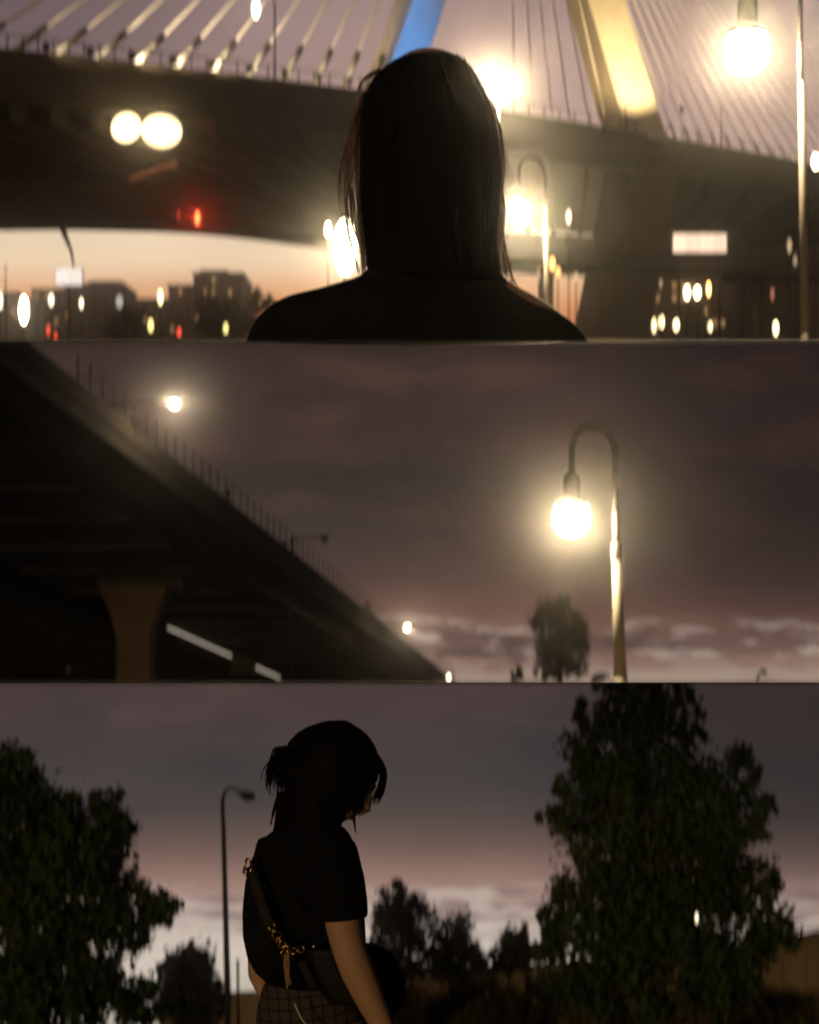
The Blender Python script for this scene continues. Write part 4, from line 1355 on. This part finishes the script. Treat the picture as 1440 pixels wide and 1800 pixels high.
# far (left) arm behind the back line
armF = [(Q(482, 1500, .10), .05), (Q(472, 1580, .12), .046), (Q(460, 1660, .12), .040), (Q(457, 1712, .10), .034), (Q(478, 1750, .06), .034), (Q(520, 1790, .14), .028)]
body.tube([a for a, b in armF], [b for a, b in armF], 14)
hb2 = Q(520, 1790, .14)
hd2 = Vector((.75, .1, -.5)).normalized(); hs2 = Vector((.9, .3, .15)).normalized()
body.tube([hb2, hb2 + hd2 * .03, hb2 + hd2 * .09], [.026, .035, .033], 12)
for o_, l_ in ((-.030, .07), (-.010, .082), (.010, .078), (.029, .062)):
    a = hb2 + hd2 * .085 + hs2 * o_
    body.tube([a, a + hd2 * l_ * .5, a + hd2 * l_ + Vector((.01, -.01, 0))], [.0095, .0088, .0075], 8)
a = hb2 + hd2 * .03 + hs2 * .032
body.tube([a, a + hd2 * .03 + hs2 * .022, a + hd2 * .06 + hs2 * .026], [.012, .0105, .009], 8)
# legs
for (hx, kx, fx, dd) in ((515, 520, 512, .06), (585, 600, 610, -.06)):
    hp, kp, fp = Q(hx, 1800, dd), Q(kx, 2020, dd), Q(fx, 2225, dd)
    fp.z = zf + .07
    body.tube([hp, hp.lerp(kp, .5), kp, kp.lerp(fp, .3), fp], [.085, .07, .052, .052, .036], 14)
    body.tube([fp + Vector((-.04, 0, -.03)), fp + Vector((.06, -.01, -.035)), fp + Vector((.16, -.02, -.05))], [.035, .034, .02], 10)
remeshed(body, 'body', M['skin'], p3, .008, 3)
# shirt with sleeves
shirt = MB()
sr = [(1447, 508, 590, .8), (1456, 488, 606, .78), (1468, 470, 616, .74), (1486, 455, 624, .74), (1512, 441, 630, .74), (1550, 431, 636, .76), (1600, 426, 641, .78), (1645, 427, 643, .8), (1682, 435, 644, .8), (1706, 448, 642, .78), (1722, 466, 636, .76), (1728, 480, 628, .72)]
shirt.rings(slab_rings(sr, D, .76, 44))
shirt.tube([Q(572, 1470, -.08), Q(586, 1500, -.12), Q(595, 1550, -.165), Q(600, 1590, -.185), Q(602, 1616, -.19)], [.05, .064, .068, .068, .066], 20)
shirt.tube([Q(484, 1482, .08), Q(476, 1530, .10), Q(470, 1600, .11), Q(466, 1640, .11)], [.05, .056, .058, .056], 18)
for i in range(9):       # soft folds
    y0 = 1540 + i * 18
    x0 = 445 + (i * 53) % 150
    strand(shirt, [Q(x0, y0, -.105), Q(x0 + 25, y0 + 28, -.125), Q(x0 + 38, y0 + 64, -.115)], .012, .006, 6)
remeshed(shirt, 'shirt', M['black_fabric'], p3, .006, 5)
# plaid trousers
pl = bpy.data.materials.new('plaid'); pl.use_nodes = True
nt = pl.node_tree; b_ = nt.nodes['Principled BSDF']; b_.inputs['Roughness'].default_value = .9; b_.inputs['Specular IOR Level'].default_value = .1
tc = nt.nodes.new('ShaderNodeTexCoord')
mpn = nt.nodes.new('ShaderNodeMapping'); mpn.inputs['Rotation'].default_value = (0, R(8), 0)
nt.links.new(tc.outputs['Object'], mpn.inputs[0])
colr = None
for ax in ('X', 'Z'):
    wv = nt.nodes.new('ShaderNodeTexWave'); wv.wave_type = 'BANDS'; wv.bands_direction = ax; wv.inputs['Scale'].default_value = 11.0
    nt.links.new(mpn.outputs[0], wv.inputs['Vector'])
    mr = nt.nodes.new('ShaderNodeMapRange'); mr.inputs['From Min'].default_value = .86; mr.inputs['From Max'].default_value = .98
    nt.links.new(wv.outputs['Fac'], mr.inputs['Value'])
    if colr is None:
        colr = mr.outputs[0]
    else:
        mx_ = nt.nodes.new('ShaderNodeMath'); mx_.operation = 'MAXIMUM'
        nt.links.new(colr, mx_.inputs[0]); nt.links.new(mr.outputs[0], mx_.inputs[1]); colr = mx_.outputs[0]
mix = nt.nodes.new('ShaderNodeMix'); mix.data_type = 'RGBA'
mix.inputs[6].default_value = (.075, .06, .055, 1); mix.inputs[7].default_value = (.03, .024, .022, 1)
nt.links.new(colr, mix.inputs[0]); nt.links.new(mix.outputs[2], b_.inputs['Base Color'])
tr = MB()
tr.rings(slab_rings([(1712, 474, 628, .74), (1735, 461, 636, .74), (1765, 453, 645, .74), (1800, 449, 655, .72), (1850, 448, 662, .68), (1890, 450, 660, .6)], D, .74, 36))
for (hx, kx, fx, dd) in ((515, 520, 512, .06), (585, 600, 610, -.06)):
    hp, kp, fp = Q(hx, 1810, dd), Q(kx, 2020, dd), Q(fx, 2225, dd); fp.z = zf + .1
    tr.tube([hp, hp.lerp(kp, .5), kp, kp.lerp(fp, .5), fp], [.11, .1, .09, .085, .085], 18)
remeshed(tr, 'trousers', pl, p3, .01, 4)
sho = 0
for (fx, dd) in ((512, .06), (610, -.06)):
    fp = Q(fx, 2225, dd); fp.z = zf + .05
    mb = MB()
    mb.rings([[fp + Vector((dx, hw * math.cos(t), -.05 + max(0.0, hh * (math.sin(t) + .55)))) for t in [2 * math.pi * q_ / 14 for q_ in range(14)]] for dx, hw, hh in ((-.09, .03, .05), (-.05, .042, .075), (.03, .046, .06), (.12, .048, .04), (.18, .035, .03), (.2, .012, .02))])
    mb.build('shoe', M['black_leather'], p3)
# hair gathered in a messy tuft, with front locks
hair = MB()
hair.ball(Q(592, 1337), (.116, .116, .104), 26, 16, Quaternion((0, 1, 0), R(26)))
hair.ball(Q(574, 1358), (.094, .110, .100), 22, 14)
hair.ball(Q(524, 1330), (.052, .055, .036), 18, 12, Quaternion((0, 1, 0), R(-34)))
hair.ball(Q(500, 1342), (.042, .048, .031), 16, 10, Quaternion((0, 1, 0), R(-55)))
hair.tube([Q(550, 1370), Q(530, 1408), Q(512, 1438), Q(500, 1470)], [.080, .052, .044, .034], 14)
hair.tube([Q(560, 1380, -.02), Q(556, 1420, -.03), Q(548, 1472, -.045)], [.092, .082, .066], 14)
hair.tube([Q(590, 1350, -.06), Q(596, 1385, -.075), Q(600, 1410, -.06), Q(600, 1428, -.04)], [.06, .045, .032, .014], 14)
hair.tube([Q(618, 1310), Q(644, 1336), Q(656, 1356), Q(660, 1376)], [.040, .028, .018, .008], 12)
ho3 = remeshed(hair, 'hair', M['hair'], p3, .006, 4)
lk = MB()
tie = Q(518, 1333)
C0 = Q(586, 1342)
for i in range(230):     # fine strands combed over the head to the gathered tail
    th = random.uniform(-.15, 1.0) * math.pi
    fr = random.uniform(-1.35, 1.35)
    src = C0 + Vector((.120 * math.cos(th) * math.cos(fr * .75), -.122 * math.sin(fr * .9), .104 * math.sin(th) * math.cos(fr * .6)))
    if src.x > C0.x + .07: continue
    pts_ = [src]
    for t in (.35, .7):
        v = (src.lerp(tie, t) - C0)
        e = Vector((v.x / .128, v.y / .122, v.z / .110))
        v = v / max(e.length, .3) * (1.0 + random.uniform(0, .035))
        pts_.append(C0 + v if e.length < 1.02 else C0 + (src.lerp(tie, t) - C0))
    pts_.append(tie + Vector((random.uniform(-.01, .01), random.uniform(-.045, .045), random.uniform(-.022, .022))))
    strand(lk, pts_, random.uniform(.0012, .0026), .001, 4)
for i in range(110):     # the loose tail
    o_ = Vector((0, random.uniform(-.05, .05), 0))
    x1, y1 = random.uniform(464, 502), random.uniform(1358, 1398)
    if x1 > 488: y1 = min(1404, y1 + 8)
    strand(lk, [tie + o_ * .5 + Vector((0, 0, random.uniform(-.02, .02))), Q(490 + random.uniform(-10, 14), 1326 + random.uniform(-10, 14)) + o_, Q(x1 + 5, 1350 + random.uniform(-8, 8)) + o_, Q(x1 + random.uniform(-3, 3), y1) + o_], random.uniform(.002, .0045), .0006, 4)
for i in range(60):      # front curtain lock
    j = random.random()
    o_ = Vector((0, random.uniform(-.06, .03), 0))
    strand(lk, [Q(608 - 10 * j, 1286 + 8 * j) + o_, Q(650 - 8 * j, 1312 + 6 * j) + o_, Q(678 - 11 * j + random.uniform(-2, 1), 1350) + o_, Q(678 - 13 * j, 1380) + o_, Q(668 - 16 * j + random.uniform(-4, 4), 1402 + random.uniform(-6, 10)) + o_], random.uniform(.0016, .0036), .0005, 4)
for i in range(26):      # locks beside the face
    o_ = Vector((0, random.uniform(-.115, .0), 0))
    strand(lk, [Q(618 + random.uniform(-8, 8), 1330) + o_, Q(634 + random.uniform(-8, 8), 1380) + o_, Q(636 + random.uniform(-22, 8), 1408) + o_, Q(630 + random.uniform(-24, 12), 1424) + o_], .0034, .0008, 4)
for i in range(4):
    strand(lk, [Q(612, 1380), Q(619 + i, 1420), Q(622 + i * .6, 1445), Q(626, 1466)], .004, .001, 5)
for i in range(70):
    x0 = random.uniform(473, 560)
    w_ = -.02 - .05 * (x0 - 473) / 87
    strand(lk, [Q(x0 + 16, 1392, w_), Q(x0 + 5, 1428, w_), Q(x0 + random.uniform(-4, 4), 1460 + random.uniform(-10, 14), w_ - .01)], random.uniform(.003, .006), .0008, 4)
lk.build('loose_locks', M['hair'], p3, kind='stuff')

# shoulder bag worn across the back
bag = empty('shoulder_bag', Q(610, 1770, -.2), 'black shoulder bag with olive strap and gold chain worn by the bowed person', 'bag')


def band(mb, pts, w, th=.004):
    rg_ = []
    for i, p in enumerate(pts):
        d = (pts[min(i + 1, len(pts) - 1)] - pts[max(i - 1, 0)]).normalized()
        nrm = Vector((-.25, -1, .1)).normalized()
        s_ = d.cross(nrm).normalized()
        rg_.append([p + s_ * w / 2, p + s_ * w / 2 + nrm * th, p - s_ * w / 2 + nrm * th, p - s_ * w / 2])
    mb.rings(rg_)


mb = MB(); band(mb, [Q(440, 1522, -.095), Q(448, 1548, -.12), Q(461, 1590, -.145), Q(476, 1628, -.157), Q(484, 1645, -.16)], .028)
mb.build('strap', M['olive_web'], bag)


def ringlink(mb, c, r, th, ax):
    ax = Vector(ax).normalized(); a_ = ax.orthogonal().normalized(); b2 = ax.cross(a_)
    rg_ = []
    for i in range(12):
        t = 2 * math.pi * i / 12
        e_ = a_ * math.cos(t) + b2 * math.sin(t) * 1.0
        rg_.append([c + e_ * (r + th * math.cos(u)) + ax * th * math.sin(u) for u in [2 * math.pi * j / 6 for j in range(6)]])
    mb.rings(rg_, closed=True)


mb = MB()
for (a, b) in (((434, 1509), (444, 1520)), ((444, 1520), (438, 1542)), ((438, 1542), (428, 1534)), ((428, 1534), (434, 1509))):
    mb.tube([Q(*a, -.105), Q(*b, -.105)], .0035, 6)
mb.build('buckle', M['gold'], bag)
chain = [Q(478, 1629, -.17), Q(482, 1637, -.172), Q(487, 1645, -.174), Q(490, 1653, -.175), Q(496, 1660, -.176), Q(502, 1667, -.178), Q(500, 1675, -.178), Q(507, 1664, -.178), Q(508, 1674, -.178), Q(516, 1672, -.178), Q(523, 1670, -.178), Q(529, 1669, -.178)]
for i, c_ in enumerate(chain):
    mb = MB(); ringlink(mb, c_, .0085 + (.003 if i in (2, 6) else 0), .0024, (random.uniform(-1, 1), random.uniform(-1, .2), random.uniform(-.6, .6)))
    mb.build('chain_link', M['gold'], bag)
mb = MB(); mb.ball(Q(552, 1664, -.175), .0065, 10, 6); mb.build('stud', M['gold'], bag)
mb = MB()
for i in range(12):
    strand(mb, [Q(505 + random.uniform(-3, 3), 1674, -.176), Q(504 + random.uniform(-5, 5), 1700, -.176), Q(506 + random.uniform(-5, 7), 1735 + random.uniform(-8, 8), -.172)], .0028, .0015, 5)
mb.build('tassel', M['tan_cord'], bag)
pch = MB()
pch.rings([[Q(x_ + dx_, y_, dd_) for dx_, dd_ in ((0, -.17), (12, -.20), (50, -.21), (90, -.18), (104, -.10), (90, -.02), (45, .0), (6, -.06))] for x_, y_ in ((540, 1668), (536, 1676), (542, 1702), (560, 1738), (574, 1760), (584, 1768))])
remeshed(pch, 'pouch', M['black_leather'], bag, .006, 5)
mb = MB()
mb.tube([Q(640, 1690, -.1), Q(668, 1700, -.08), Q(686, 1730, -.07), Q(692, 1765, -.08), Q(676, 1772, -.1)], [.05, .05, .045, .03, .02], 12)
mb.build('flap', M['black_leather'], bag)
mb = MB()
pts = [Q(518 + 24 * t, 1764 + 40 * t + 6 * math.sin(t * 3), -.165) for t in [i / 9 for i in range(10)]]
mb.tube(pts, .0022, 6); mb.build('thin_chain', M['cable'], bag)
mb = MB(); band(mb, [Q(530, 1690, -.2), Q(545, 1720, -.205), Q(556, 1738, -.2)], .02); mb.build('side_strap', M['olive_web'], bag)

# ------------------------------------------------------------------ haze
mb = MB(); mb.box((0, (HAZE_END - 10) / 2, 0), (620, HAZE_END + 10, 520))
hz = mb.build('haze', None, smooth=False, kind='stuff', label='thin evening haze hanging in the air')
vm = bpy.data.materials.new('haze'); vm.use_nodes = True
nt = vm.node_tree; nt.nodes.clear()
pv = nt.nodes.new('ShaderNodeVolumePrincipled')
pv.inputs['Color'].default_value = (.95, .93, .9, 1)
pv.inputs['Density'].default_value = HAZE
pv.inputs['Anisotropy'].default_value = 0.977
oo = nt.nodes.new('ShaderNodeOutputMaterial'); nt.links.new(pv.outputs[0], oo.inputs['Volume'])
hz.data.materials.append(vm)
